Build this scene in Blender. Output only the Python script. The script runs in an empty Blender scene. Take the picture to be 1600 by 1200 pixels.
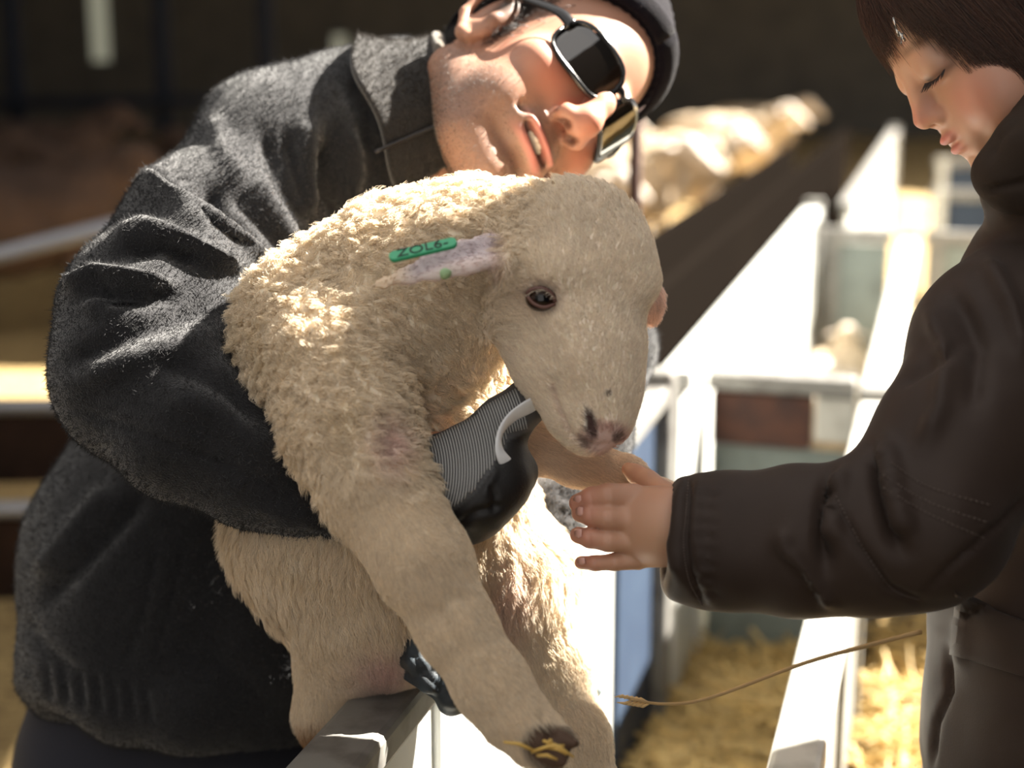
import bpy, math, random
import numpy as np
from mathutils import Matrix, Vector, kdtree

random.seed(4); RNG = np.random.default_rng(4)
SC = bpy.context.scene
COL = SC.collection

# ------------------------------------------------------------------ camera
WALL_END = 1.714
F = 2400.0                       # focal length in pixels of the 1600 x 1200 frame
PITCH = math.radians(12.68); CAMH = 1.15
cam_d = bpy.data.cameras.new('camera'); cam = bpy.data.objects.new('camera', cam_d); COL.objects.link(cam)
cam.location = (0, 0, CAMH); cam.rotation_euler = (math.pi/2 - PITCH, 0, 0)
cam_d.sensor_width = 36.0; cam_d.lens = 36.0*F/1600.0; cam_d.clip_start = .02; cam_d.clip_end = 200
cam_d.dof.use_dof = True; cam_d.dof.focus_distance = 1.12; cam_d.dof.aperture_fstop = 3.3
SC.camera = cam

# ------------------------------------------------------------------ light
world = bpy.data.worlds.new('world'); SC.world = world; world.use_nodes = True
bg = world.node_tree.nodes['Background']; bg.inputs[0].default_value = (1.0, .96, .92, 1); bg.inputs[1].default_value = 1.3
SUN_DIR = Vector((.66, .32, .67)).normalized()          # towards the sun
sun_d = bpy.data.lights.new('sun', 'SUN'); sun = bpy.data.objects.new('sun', sun_d); COL.objects.link(sun)
sun_d.energy = 42.0; sun_d.angle = math.radians(.55); sun_d.color = (1, .93, .82)
sun.rotation_euler = SUN_DIR.to_track_quat('Z', 'Y').to_euler(); sun.location = (3, 1, 5)
vs = SC.view_settings; vs.view_transform = 'Standard'; vs.look = 'None'; vs.exposure = 0.0; vs.gamma = 1.0; vs.use_curve_mapping = False
SC.display_settings.display_device = 'sRGB'

# ------------------------------------------------------------------ frames
RX = np.array(Matrix.Rotation(-PITCH, 3, 'X'))
def to_world(V): return np.asarray(V, float) @ RX.T + np.array([0, 0, CAMH])
def to_view(W): return (np.asarray(W, float) - np.array([0, 0, CAMH])) @ RX
def C(px, py, d): return np.array([(px-800)/F*d, d, (600-py)/F*d])
def W(px, py, d): return to_world(C(px, py, d))
def pix(V): return np.stack([800 + F*V[:, 0]/V[:, 1], 600 - F*V[:, 2]/V[:, 1]], 1)
def wz(px, py, z):      # world point at height z along a sight line
    v = C(px, py, 1.0) @ RX.T
    return np.array([0, 0, CAMH]) + v*((z-CAMH)/v[2])

# ------------------------------------------------------------------ noise
def vnoise(P, f, seed=0):
    Q = P*f + 100.0; I = np.floor(Q).astype(np.int64); T = Q - I; T = T*T*(3-2*T)
    def hsh(a, b, c):
        n = (a*374761393 + b*668265263 + c*2147483647 + seed*974634777) & 0xffffffff
        n = ((n ^ (n >> 13))*1274126177) & 0xffffffff
        return ((n ^ (n >> 16)) & 0xffff)/32767.5 - 1
    r = 0
    for dx in (0, 1):
        wx = T[:, 0] if dx else 1-T[:, 0]
        for dy in (0, 1):
            wy = T[:, 1] if dy else 1-T[:, 1]
            for dz in (0, 1):
                w = T[:, 2] if dz else 1-T[:, 2]
                r = r + wx*wy*w*hsh(I[:, 0]+dx, I[:, 1]+dy, I[:, 2]+dz)
    return r

# ------------------------------------------------------------------ sculpting: a distance field, meshed by surface nets
class Field:
    def __init__(s, lo, hi, h):
        s.h = h; s.lo = np.array(lo, float); n = np.ceil((np.array(hi)-s.lo)/h).astype(int)+1
        s.ax = [(s.lo[i] + h*np.arange(n[i])).astype(np.float32) for i in range(3)]
        s.D = np.full(n, 9.0, np.float32)
    def _sub(s, lo, hi):
        sl = []
        for i in range(3):
            a = int(np.clip(math.floor((lo[i]-s.lo[i])/s.h), 0, len(s.ax[i]))); b = int(np.clip(math.ceil((hi[i]-s.lo[i])/s.h)+1, 0, len(s.ax[i])))
            sl.append(slice(a, b))
        x, y, z = (s.ax[i][sl[i]] for i in range(3))
        return tuple(sl), x[:, None, None], y[None, :, None], z[None, None, :]
    def _put(s, sl, d, k, op):
        a = s.D[sl]
        if a.size == 0: return
        if op == 'sub': d = -d; h = np.clip(.5 - .5*(d-a)/k, 0, 1) if k > 0 else (d > a)*1.0; s.D[sl] = a*h + d*(1-h) + k*h*(1-h); return
        if k <= 0: s.D[sl] = np.minimum(a, d); return
        h = np.clip(.5 + .5*(a-d)/k, 0, 1); s.D[sl] = a*(1-h) + d*h - k*h*(1-h)
    def cone(s, a, b, ra, rb, k=.01, op='add', sq=None):
        a = np.asarray(a, float); b = np.asarray(b, float); r = max(ra, rb)*(1.0) + k + 3*s.h
        sl, x, y, z = s._sub(np.minimum(a, b)-r, np.maximum(a, b)+r)
        ba = b-a; L2 = float(ba@ba) + 1e-12
        qx, qy, qz = x-a[0], y-a[1], z-a[2]
        t = np.clip((qx*ba[0]+qy*ba[1]+qz*ba[2])/L2, 0, 1)
        qx = qx-t*ba[0]; qy = qy-t*ba[1]; qz = qz-t*ba[2]
        rr = ra+(rb-ra)*t
        if sq is not None:
            n = np.asarray(sq[0], float); n = n/np.linalg.norm(n); dn = (qx*n[0]+qy*n[1]+qz*n[2])*(1/sq[1]-1)
            qx, qy, qz = qx+dn*n[0], qy+dn*n[1], qz+dn*n[2]
            d = np.sqrt(qx*qx+qy*qy+qz*qz)-rr
            d = np.where(d > 0, d*(.5+.5*sq[1]), d*sq[1])
        else: d = np.sqrt(qx*qx+qy*qy+qz*qz)-rr
        s._put(sl, d.astype(np.float32), k, op)
    def chain(s, pts, k=.01, op='add', sq=None):
        for (a, ra), (b, rb) in zip(pts[:-1], pts[1:]): s.cone(a, b, ra, rb, k, op, sq)
    def ell(s, c, r, k=.01, op='add', R=None):
        c = np.asarray(c, float); r = np.asarray(r, float) if np.ndim(r) else np.full(3, float(r)); m = r.max() + k + 3*s.h
        sl, x, y, z = s._sub(c-m, c+m); q = [x-c[0], y-c[1], z-c[2]]
        if R is not None: q = [q[0]*R[0][i]+q[1]*R[1][i]+q[2]*R[2][i] for i in range(3)]   # columns of R are the axes
        k0 = np.sqrt((q[0]/r[0])**2+(q[1]/r[1])**2+(q[2]/r[2])**2); k1 = np.sqrt((q[0]/r[0]**2)**2+(q[1]/r[1]**2)**2+(q[2]/r[2]**2)**2)+1e-9
        s._put(sl, (k0*(k0-1)/k1).astype(np.float32), k, op)
    def half(s, p, n, k=.002):           # cut away the side n points to
        p = np.asarray(p, float); n = np.asarray(n, float)/np.linalg.norm(n)
        d = (s.ax[0][:, None, None]-p[0])*n[0]+(s.ax[1][None, :, None]-p[1])*n[1]+(s.ax[2][None, None, :]-p[2])*n[2]
        a = s.D; d = d.astype(np.float32); h = np.clip(.5-.5*(d-a)/k, 0, 1); s.D = a*h+d*(1-h)+k*h*(1-h)
    def shell(s, t): s.D = np.abs(s.D)-t
    def mesh(s, smooth=1):
        D = s.D; S = D < 0; n = D.shape
        cs = [(i, j, k) for i in (0, 1) for j in (0, 1) for k in (0, 1)]
        cnt = np.zeros(tuple(m-1 for m in n), np.int8)
        for i, j, k in cs: cnt += S[i:n[0]-1+i, j:n[1]-1+j, k:n[2]-1+k]
        act = (cnt > 0) & (cnt < 8); ac = np.argwhere(act); idx = np.full(act.shape, -1, np.int64); idx[act] = np.arange(len(ac))
        acc = np.zeros((len(ac), 3)); num = np.zeros(len(ac))
        for a in cs:
            for ax in range(3):
                if a[ax]: continue
                b = list(a); b[ax] = 1
                d0 = D[ac[:, 0]+a[0], ac[:, 1]+a[1], ac[:, 2]+a[2]]; d1 = D[ac[:, 0]+b[0], ac[:, 1]+b[1], ac[:, 2]+b[2]]
                m = (d0 < 0) != (d1 < 0); t = np.where(m, d0/np.where(m, d0-d1, 1), 0)
                p = np.repeat(np.array([a], float), len(ac), 0); p[:, ax] += t
                acc += p*m[:, None]; num += m
        V = (ac + acc/num[:, None])*s.h + s.lo
        faces = []
        for ax in range(3):
            u, v = (ax+1) % 3, (ax+2) % 3
            s0 = [slice(1, -1)]*3; s1 = [slice(1, -1)]*3; s0[ax] = slice(0, -1); s1[ax] = slice(1, None)
            A = S[tuple(s0)]; B = S[tuple(s1)]; e = np.argwhere(A != B); ins = A[tuple(e.T)]
            base = e.copy(); base[:, u] += 1; base[:, v] += 1
            def cell(du, dv):
                q = base.copy(); q[:, u] += du; q[:, v] += dv; return idx[tuple(q.T)]
            f = np.stack([cell(-1, -1), cell(0, -1), cell(0, 0), cell(-1, 0)], 1)
            f[~ins] = f[~ins][:, ::-1]; faces.append(f)
        Fc = np.concatenate(faces); Fc = Fc[(Fc >= 0).all(1)]
        for _ in range(smooth): V = relax(V, Fc, .5)
        return V, Fc

def relax(V, Fc, w):
    a = Fc.ravel(); b = np.roll(Fc, -1, 1).ravel(); n = len(V)
    cnt = np.bincount(a, minlength=n)+np.bincount(b, minlength=n)
    A = np.stack([np.bincount(a, V[b, i], n)+np.bincount(b, V[a, i], n) for i in range(3)], 1)/np.maximum(cnt, 1)[:, None]
    return V*(1-w)+A*w
def normals(V, Fc):
    a, b, c, d = (V[Fc[:, i]] for i in range(4)); fn = np.cross(c-a, d-b); n = len(V); N = np.zeros_like(V)
    for i in range(4):
        for j in range(3): N[:, j] += np.bincount(Fc[:, i], fn[:, j], n)
    return N/(np.linalg.norm(N, axis=1)[:, None]+1e-12)
def seg_dist(P, poly):
    """pixel distance to a polyline and the position (0..1) along it"""
    poly = np.asarray(poly, float); L = np.r_[0, np.cumsum(np.linalg.norm(np.diff(poly, axis=0), axis=1))]; best = np.full(len(P), 1e9); pos = np.zeros(len(P))
    for i in range(len(poly)-1):
        a = poly[i]; ba = poly[i+1]-a; t = np.clip(((P-a)@ba)/(ba@ba+1e-9), 0, 1); d = np.linalg.norm(P-a-t[:, None]*ba, axis=1)
        m = d < best; best[m] = d[m]; pos[m] = ((L[i]+t*(L[i+1]-L[i]))/L[-1])[m]
    return best, pos
def stroke(V, Fc, strokes, dmax=None):
    """sculpting strokes: (polyline, width, height in m): ridges (+) and creases (-) on the side that faces the sculptor"""
    for poly, w, hgt in strokes:
        N = normals(V, Fc); P = pix(V); view = V/np.linalg.norm(V, axis=1)[:, None]
        face = np.clip(-(N*view).sum(1)*1.6+.25, 0, 1)
        d, t = seg_dist(P, poly); amt = hgt*np.exp(-(d/w)**2)*np.clip(np.minimum(t, 1-t)*5+.25, 0, 1)*face
        if dmax is not None: amt = amt*(V[:, 1] < dmax)
        V = V + N*amt[:, None]
    return V
def blob(P, c, r, ang=0):
    """soft 0..1 mask of an ellipse in the picture plane"""
    a = math.radians(ang); q = P-np.array(c); u = (q[:, 0]*math.cos(a)+q[:, 1]*math.sin(a))/r[0]; v = (-q[:, 0]*math.sin(a)+q[:, 1]*math.cos(a))/r[1]
    return np.clip(2.0-1.0*(u*u+v*v)*1.5, 0, 1)
def soft(P, c, r, ang=0):
    a = math.radians(ang); q = P-np.array(c); u = (q[:, 0]*math.cos(a)+q[:, 1]*math.sin(a))/r[0]; v = (-q[:, 0]*math.sin(a)+q[:, 1]*math.cos(a))/r[1]
    return np.exp(-(u*u+v*v))
def sm(x, a, b):
    t = np.clip((x-a)/(b-a), 0, 1); return t*t*(3-2*t)
def mixc(c, c2, m): return c*(1-m[:, None])+np.array(c2)*m[:, None]

# ------------------------------------------------------------------ objects
def tag(o, label=None, cat=None, group=None, kind=None):
    for k, v in (('label', label), ('category', cat), ('group', group), ('kind', kind)):
        if v: o[k] = v
    return o
def empty(name, loc=(0, 0, 0), rz=0):
    o = bpy.data.objects.new(name, None); COL.objects.link(o); o.location = loc; o.rotation_euler = (0, 0, rz); o.empty_display_size = .1; return o
def raw(name, V, Fc, mat, parent=None, col=None, smooth=True):
    me = bpy.data.meshes.new(name)
    if isinstance(Fc, np.ndarray):
        V = np.ascontiguousarray(V, dtype=np.float32); n = Fc.shape[1]
        me.vertices.add(len(V)); me.vertices.foreach_set('co', V.ravel())
        me.loops.add(Fc.size); me.loops.foreach_set('vertex_index', Fc.ravel().astype(np.int32))
        me.polygons.add(len(Fc)); me.polygons.foreach_set('loop_start', (np.arange(len(Fc))*n).astype(np.int32))
        me.update(calc_edges=True)
    else: me.from_pydata([tuple(map(float, v)) for v in V], [], Fc); me.update()
    me.polygons.foreach_set('use_smooth', [smooth]*len(me.polygons))
    if col is not None:
        at = me.color_attributes.new('Col', 'FLOAT_COLOR', 'POINT'); at.data.foreach_set('color', np.c_[np.clip(col, 0, 1), np.ones(len(col))].astype(np.float32).ravel())
    me.materials.append(mat); me.validate()
    o = bpy.data.objects.new(name, me); COL.objects.link(o); o.parent = parent
    return o
def join(parts):
    """(V, F, col) lists -> one mesh's arrays"""
    Vs, Fs, Cs, n = [], [], [], 0
    for V, Fc, c in parts: Vs.append(V); Fs.append(Fc+n); Cs.append(c); n += len(V)
    return np.concatenate(Vs), np.concatenate(Fs), np.concatenate(Cs)
def tube(pts, r, sides=8, ry=None, up=(0, 0, 1)):
    """a swept tube; r may be one radius per point; ry gives a flat section"""
    P = np.asarray(pts, float); n = len(P); r = np.broadcast_to(np.asarray(r, float), (n,)); ry = r if ry is None else np.broadcast_to(np.asarray(ry, float), (n,))
    T = np.gradient(P, axis=0); T /= np.linalg.norm(T, axis=1)[:, None]+1e-12; V = []; Fs = []
    up = np.asarray(up, float)
    for i in range(n):
        s = np.cross(T[i], up)
        if np.linalg.norm(s) < 1e-4: s = np.cross(T[i], (1, .1, 0))
        s /= np.linalg.norm(s); u = np.cross(s, T[i])
        for j in range(sides):
            a = 2*math.pi*j/sides; V.append(P[i]+s*math.cos(a)*r[i]+u*math.sin(a)*ry[i])
    for i in range(n-1):
        for j in range(sides):
            k = (j+1) % sides; Fs.append((i*sides+j, i*sides+k, (i+1)*sides+k, (i+1)*sides+j))
    Fs.append(tuple(range(sides))[::-1]); Fs.append(tuple((n-1)*sides+j for j in range(sides)))
    return V, Fs
def spline(pts, n=8):
    """Catmull-Rom through the points"""
    P = np.asarray(pts, float); Q = np.vstack([2*P[0]-P[1], P, 2*P[-1]-P[-2]]); out = []
    for i in range(1, len(Q)-2):
        for t in np.linspace(0, 1, n, endpoint=False):
            a, b, c, d = Q[i-1:i+3]; out.append(.5*(2*b+(c-a)*t+(2*a-5*b+4*c-d)*t*t+(3*b-a-3*c+d)*t**3))
    out.append(P[-1]); return np.array(out)
def box(lo, hi):
    x0, y0, z0 = lo; x1, y1, z1 = hi
    V = [(x0, y0, z0), (x1, y0, z0), (x1, y1, z0), (x0, y1, z0), (x0, y0, z1), (x1, y0, z1), (x1, y1, z1), (x0, y1, z1)]
    return V, [(3, 2, 1, 0), (4, 5, 6, 7), (0, 1, 5, 4), (1, 2, 6, 5), (2, 3, 7, 6), (3, 0, 4, 7)]
def bevel(o, w=.004, seg=2):
    m = o.modifiers.new('bevel', 'BEVEL'); m.width = w; m.segments = seg; m.limit_method = 'ANGLE'; return o
def hair(name, P, col, mat, parent, r0, r1, kind='stuff'):
    """P: strands x points x 3 in world space; col per strand"""
    n, m = P.shape[:2]; hc = bpy.data.hair_curves.new(name); hc.add_curves([m]*n)
    hc.attributes['position'].data.foreach_set('vector', P.astype(np.float32).ravel())
    a = hc.attributes.new('radius', 'FLOAT', 'POINT') if 'radius' not in hc.attributes else hc.attributes['radius']
    rr = np.broadcast_to(np.asarray(r0, float).reshape(-1, 1), (n, 1))*(1-np.linspace(0, 1, m)[None]**1.5)+r1; a.data.foreach_set('value', rr.astype(np.float32).ravel())
    c = hc.attributes.new('Col', 'FLOAT_COLOR', 'CURVE'); c.data.foreach_set('color', np.c_[np.clip(col, 0, 1), np.ones(n)].astype(np.float32).ravel())
    hc.materials.append(mat); o = bpy.data.objects.new(name, hc); COL.objects.link(o); o.parent = parent
    if kind: o['kind'] = kind
    return o
def scatter(V, Fc, dens, n):
    """n random points on a quad mesh, weighted by area x dens (per vertex): positions, face ids, bilinear weights"""
    a, b, c, d = (V[Fc[:, i]] for i in range(4)); ar = np.linalg.norm(np.cross(c-a, d-b), axis=1)*dens[Fc].mean(1)
    f = RNG.choice(len(Fc), n, p=ar/ar.sum()); u, v = RNG.random(n), RNG.random(n)
    w = np.stack([(1-u)*(1-v), u*(1-v), u*v, (1-u)*v], 1)
    def at(X): return (X[Fc[f]]*(w[:, :, None] if X.ndim > 1 else w)).sum(1)
    return at

# ------------------------------------------------------------------ materials
def mat(name, color=(.5, .5, .5), rough=.6, metal=0, bump=None, attr=False, sss=0, noise=None, sheen=0, coat=0, trans=0, spec=.5, emit=None):
    """bump: (scale, strength[, distance]); noise: (scale, colour2, lo, hi) mottles the base colour"""
    m = bpy.data.materials.new(name); m.use_nodes = True; nt = m.node_tree; b = nt.nodes['Principled BSDF']; L = nt.links.new
    b.inputs['Roughness'].default_value = rough; b.inputs['Metallic'].default_value = metal; b.inputs['Specular IOR Level'].default_value = spec
    b.inputs['Base Color'].default_value = (*color, 1); src = None
    if attr:
        at = nt.nodes.new('ShaderNodeAttribute'); at.attribute_name = 'Col'; src = at.outputs['Color']
    tc = nt.nodes.new('ShaderNodeTexCoord')
    if noise:
        nz = nt.nodes.new('ShaderNodeTexNoise'); nz.inputs['Scale'].default_value = noise[0]; nz.inputs['Detail'].default_value = 6; L(tc.outputs['Object'], nz.inputs['Vector'])
        rp = nt.nodes.new('ShaderNodeMapRange'); rp.inputs[1].default_value = noise[2]; rp.inputs[2].default_value = noise[3]; L(nz.outputs['Fac'], rp.inputs[0])
        mx = nt.nodes.new('ShaderNodeMix'); mx.data_type = 'RGBA'; L(rp.outputs[0], mx.inputs[0])
        if src: L(src, mx.inputs[6])
        else: mx.inputs[6].default_value = (*color, 1)
        mx.inputs[7].default_value = (*noise[1], 1); src = mx.outputs[2]
    if src: L(src, b.inputs['Base Color'])
    if bump:
        nz = nt.nodes.new('ShaderNodeTexNoise'); nz.inputs['Scale'].default_value = bump[0]; nz.inputs['Detail'].default_value = 4; L(tc.outputs['Object'], nz.inputs['Vector'])
        bp = nt.nodes.new('ShaderNodeBump'); bp.inputs['Strength'].default_value = bump[1]; bp.inputs['Distance'].default_value = bump[2] if len(bump) > 2 else .002
        L(nz.outputs['Fac'], bp.inputs['Height']); L(bp.outputs[0], b.inputs['Normal'])
    if sss: b.inputs['Subsurface Weight'].default_value = sss; b.inputs['Subsurface Radius'].default_value = (.006, .0025, .0015); b.inputs['Subsurface Scale'].default_value = 1.0
    if sheen: b.inputs['Sheen Weight'].default_value = sheen; b.inputs['Sheen Roughness'].default_value = .5
    if coat: b.inputs['Coat Weight'].default_value = coat; b.inputs['Coat Roughness'].default_value = .05
    if trans:
        tr = nt.nodes.new('ShaderNodeBsdfTranslucent'); mxs = nt.nodes.new('ShaderNodeMixShader'); mxs.inputs[0].default_value = trans
        if src: L(src, tr.inputs[0])
        else: tr.inputs[0].default_value = (*color, 1)
        L(b.outputs[0], mxs.inputs[1]); L(tr.outputs[0], mxs.inputs[2]); L(mxs.outputs[0], nt.nodes['Material Output'].inputs[0])
    return m
# ------------------------------------------------------------------ the barn and its pens
VPA = math.atan2((1490-800)/F, math.cos(PITCH)+math.sin(PITCH)*(600-60)/F)              # the pens run this far to the right of the view
UD = np.array([math.sin(VPA), math.cos(VPA), 0]); RD = np.array([math.cos(VPA), -math.sin(VPA), 0])
PA = wz(560, 1130, .65)                                          # a point on top of the long pen wall
def pen(a, r, z): return np.array([PA[0], PA[1], 0]) + UD*a + RD*r + np.array([0, 0, z])     # along, right of the wall, up
def pbox(name, a, r, z, m, parent=None, bev=.004):
    V, Fs = box((a[0], r[0], z[0]), (a[1], r[1], z[1])); V = [pen(*v) for v in V]; Fs = [f[::-1] for f in Fs]
    o = raw(name, np.array(V)-(np.array(parent.location) if parent else 0), Fs, m, parent, smooth=False)
    return bevel(o, bev) if bev else o
M_sheet = mat('painted_sheet', (.62, .63, .60), .45, noise=(7, (.46, .47, .45), .5, .75), bump=(60, .12, .002))
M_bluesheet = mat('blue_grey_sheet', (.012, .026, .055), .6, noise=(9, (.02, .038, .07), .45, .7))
M_galv = mat('galvanised', (.24, .235, .22), .5, .3, noise=(30, (.15, .14, .13), .45, .65), bump=(140, .15, .001))
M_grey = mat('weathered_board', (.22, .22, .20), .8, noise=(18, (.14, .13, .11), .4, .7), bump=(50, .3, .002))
M_green = mat('pale_green_board', (.20, .235, .22), .6, noise=(14, (.14, .16, .15), .45, .7))
M_rust = mat('rusty_board', (.085, .035, .022), .8, noise=(22, (.045, .022, .018), .4, .65), bump=(60, .3, .002))
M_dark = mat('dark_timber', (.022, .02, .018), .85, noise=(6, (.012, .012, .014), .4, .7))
M_dim = mat('dim_steel', (.012, .015, .023), .8, spec=.1)
M_lane_shade = mat('lane_shade_board', (.007, .0055, .0045), .95, spec=0)  # near-black base colour stands in for the shade of the feed lane
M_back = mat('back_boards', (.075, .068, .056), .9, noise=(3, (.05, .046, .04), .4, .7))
def straw_mat():
    m = bpy.data.materials.new('straw_floor'); m.use_nodes = True; nt = m.node_tree; b = nt.nodes['Principled BSDF']; L = nt.links.new
    tc = nt.nodes.new('ShaderNodeTexCoord'); mp = nt.nodes.new('ShaderNodeMapping'); mp.inputs['Scale'].default_value = (9, 30, 9); mp.inputs['Rotation'].default_value = (0, 0, .5); L(tc.outputs['Object'], mp.inputs[0])
    n1 = nt.nodes.new('ShaderNodeTexNoise'); n1.inputs['Scale'].default_value = 2.2; n1.inputs['Detail'].default_value = 9; n1.inputs['Distortion'].default_value = 1.6; L(mp.outputs[0], n1.inputs['Vector'])
    rp = nt.nodes.new('ShaderNodeValToRGB'); e = rp.color_ramp.elements; e[0].position = .3; e[0].color = (.16, .095, .035, 1); e[1].position = .68; e[1].color = (.60, .43, .18, 1); L(n1.outputs['Fac'], rp.inputs[0]); L(rp.outputs[0], b.inputs['Base Color'])
    bp = nt.nodes.new('ShaderNodeBump'); bp.inputs['Strength'].default_value = .8; bp.inputs['Distance'].default_value = .03; L(n1.outputs['Fac'], bp.inputs['Height']); L(bp.outputs[0], b.inputs['Normal']); b.inputs['Roughness'].default_value = .8
    return m
M_straw = straw_mat()
def st(name, V, Fs, m, label, cat=None, parent=None):
    o = raw(name, V, Fs, m, parent, smooth=False); return tag(o, label, cat, None, 'structure')
# floor, walls, roof
n = 90; gx = np.linspace(-9, 12, n); gy = np.linspace(-3, 24, n); X, Y = np.meshgrid(gx, gy, indexing='ij'); Z = .05*vnoise(np.stack([X.ravel(), Y.ravel(), 0*X.ravel()], 1), 1.7, 21)-.03
ii = np.arange(n*n).reshape(n, n); Fg = np.stack([ii[:-1, :-1], ii[1:, :-1], ii[1:, 1:], ii[:-1, 1:]], -1).reshape(-1, 4)
tag(raw('floor', np.stack([X.ravel(), Y.ravel(), Z], 1), Fg, M_straw), 'straw covered barn floor running under the pens', None, None, 'structure')
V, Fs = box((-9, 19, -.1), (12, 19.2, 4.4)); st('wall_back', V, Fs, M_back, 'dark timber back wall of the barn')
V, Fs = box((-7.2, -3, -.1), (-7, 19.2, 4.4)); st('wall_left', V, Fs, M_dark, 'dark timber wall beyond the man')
V, Fs = box((-1.4, -3, -.1), (-1.3, 3.3, 2.6)); st('wall_left', V, Fs, M_dark, 'timber partition left of the man\'s pen')  # out-of-view partition added to cut ambient light from the left
V, Fs = box((1.3, -3, -.1), (1.4, WALL_END, 3.6)); st('wall_right', V, Fs, M_dark, 'unseen timber wall added to cast shade over child and lamb')  # added out of view; its end sets where the shade stops
for (x0, y0), (x1, y1), lab in (((-7.2, 3.9), (1.6, 19.2), 'dark underside of the barn roof over the brown sheep'), ((1.6, 3.9), (2.75, 6.8), 'barn roof before the gap left for sun on the straw'), ((1.6, 7.45), (2.75, 19.2), 'barn roof beyond the gap left for sun on the straw'), ((2.75, 3.9), (3.05, 5.3), 'unseen roof strip added to shade the floor at left')):
    V, Fs = box((x0, y0, 3.9), (x1, y1, 4.0)); st('ceiling', V, Fs, M_dark, lab)  # slab edges and the gap are shaped to place sun and shade
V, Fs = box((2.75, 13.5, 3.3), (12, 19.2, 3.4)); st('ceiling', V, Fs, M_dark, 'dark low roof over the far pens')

# ---- the long wall of pens: sheets, rail and posts
def run(name, a0, a1, r, ztop, label, sheetm, group, z0=.05, railw=.026, post=True, railm=None):
    t = tag(empty(name, pen((a0+a1)/2, r, 0)), label, 'pen panel', group)
    pbox('sheet', (a0+.01, a1-.01), (r-.008, r+.008), (z0, ztop-.02), sheetm, t, .003)
    pbox('top_rail', (a0, a1), (r-railw, r+railw), (ztop-.03, ztop), railm or M_galv, t, .006)
    pbox('bottom_rail', (a0, a1), (r-.015, r+.018), (z0, z0+.04), M_galv, t, .004)
    for a in np.arange(a0+.22, a1-.1, .42): pbox('rib', (a-.012, a+.012), (r+.007, r+.016), (z0+.04, ztop-.03), sheetm, t, .002)
    if post: pbox('post', (a1-.03, a1+.02), (r-.025, r+.03), (0, ztop+.02), M_galv, t, .006)
    return t
LW = 'panels of the long pen wall'
run('pen_hurdle', -.9, .90, 0, .65, 'galvanised pen panel the lamb is held over', M_sheet, LW, post=False)
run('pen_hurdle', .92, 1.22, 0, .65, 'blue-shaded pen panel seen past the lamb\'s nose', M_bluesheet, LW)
run('pen_hurdle', 1.28, 3.72, .02, .655, 'long sunlit white pen panel in front of the flock', M_sheet, LW, railm=M_sheet)
run('pen_hurdle', 4.0, 8.2, .10, .64, 'distant sunlit pen panel towards the back wall', M_sheet, LW)
# ---- divider parallel to it
PB = wz(1255, 1130, .57); rb = float((PB-pen(0, 0, 0))@RD)
DV = 'panels of the pen divider'
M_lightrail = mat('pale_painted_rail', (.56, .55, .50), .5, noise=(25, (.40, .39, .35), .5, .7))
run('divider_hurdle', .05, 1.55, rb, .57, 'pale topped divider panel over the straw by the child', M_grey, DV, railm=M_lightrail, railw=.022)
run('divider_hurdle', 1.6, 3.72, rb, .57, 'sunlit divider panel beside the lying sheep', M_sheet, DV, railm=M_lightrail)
# ---- cross gates
def cross(a, r0, r1, ztop, label, kind):
    t = tag(empty('cross_gate', pen(a, (r0+r1)/2, 0)), label, 'gate', 'cross gates between pens')
    if kind == 'rust':
        pbox('top_rail', (a-.03, a+.02), (r0, r1), (ztop-.03, ztop), M_galv, t, .005)
        pbox('rusty_board', (a-.02, a+.012), (r0+.01, r1-.07), (ztop-.125, ztop-.034), M_rust, t)
        pbox('end_block', (a-.02, a+.012), (r1-.065, r1), (ztop-.11, ztop-.034), M_lightrail, t)
        pbox('sheet', (a-.008, a+.008), (r0+.01, r1-.01), (.06, ztop-.13), M_green, t, .002)
    else:
        pbox('top_rail', (a-.02, a+.02), (r0, r1), (ztop-.04, ztop), M_galv, t, .005)
        pbox('sheet', (a-.008, a+.008), (r0+.01, r1-.01), (.06, ztop-.045), M_green if kind == 'green' else M_bluesheet, t, .002)
        for r in np.arange(r0+.04, r1, .5): pbox('upright', (a-.022, a+.0), (r-.02, r+.02), (.05, ztop), M_lightrail if kind != 'green' else M_galv, t, .004)
    return t
cross(1.56, .03, rb-.03, .60, 'near cross gate with a rust-brown board under its rail', 'rust')
cross(1.56, rb+.03, rb+1.3, .60, 'cross gate behind the child\'s elbow', 'green')
cross(3.79, .04, rb-.05, .585, 'grey-green cross gate behind the lying sheep', 'green')
cross(3.79, rb+.04, rb+1.6, .585, 'grey-green cross gate behind the child\'s collar', 'green')
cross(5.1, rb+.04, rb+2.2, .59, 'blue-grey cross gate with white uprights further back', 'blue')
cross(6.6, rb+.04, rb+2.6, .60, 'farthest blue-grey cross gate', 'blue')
# thin dark post behind the lamb's head
pp_ = W(990, 330, 2.3); t = tag(empty('gate_post', (pp_[0], pp_[1], 0)), 'thin dark brown post rising behind the lamb\'s head', 'post')
v, fc = tube([(0, 0, -.05), (0, 0, .6), (.002, 0, 1.19)], .010, 10); raw('shaft', v, fc, M_rust, t); v, fc = tube([(0, 0, 1.185), (0, 0, 1.2), (0, 0, 1.21)], [.014, .014, .008], 10); raw('cap', v, fc, M_rust, t)

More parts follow.
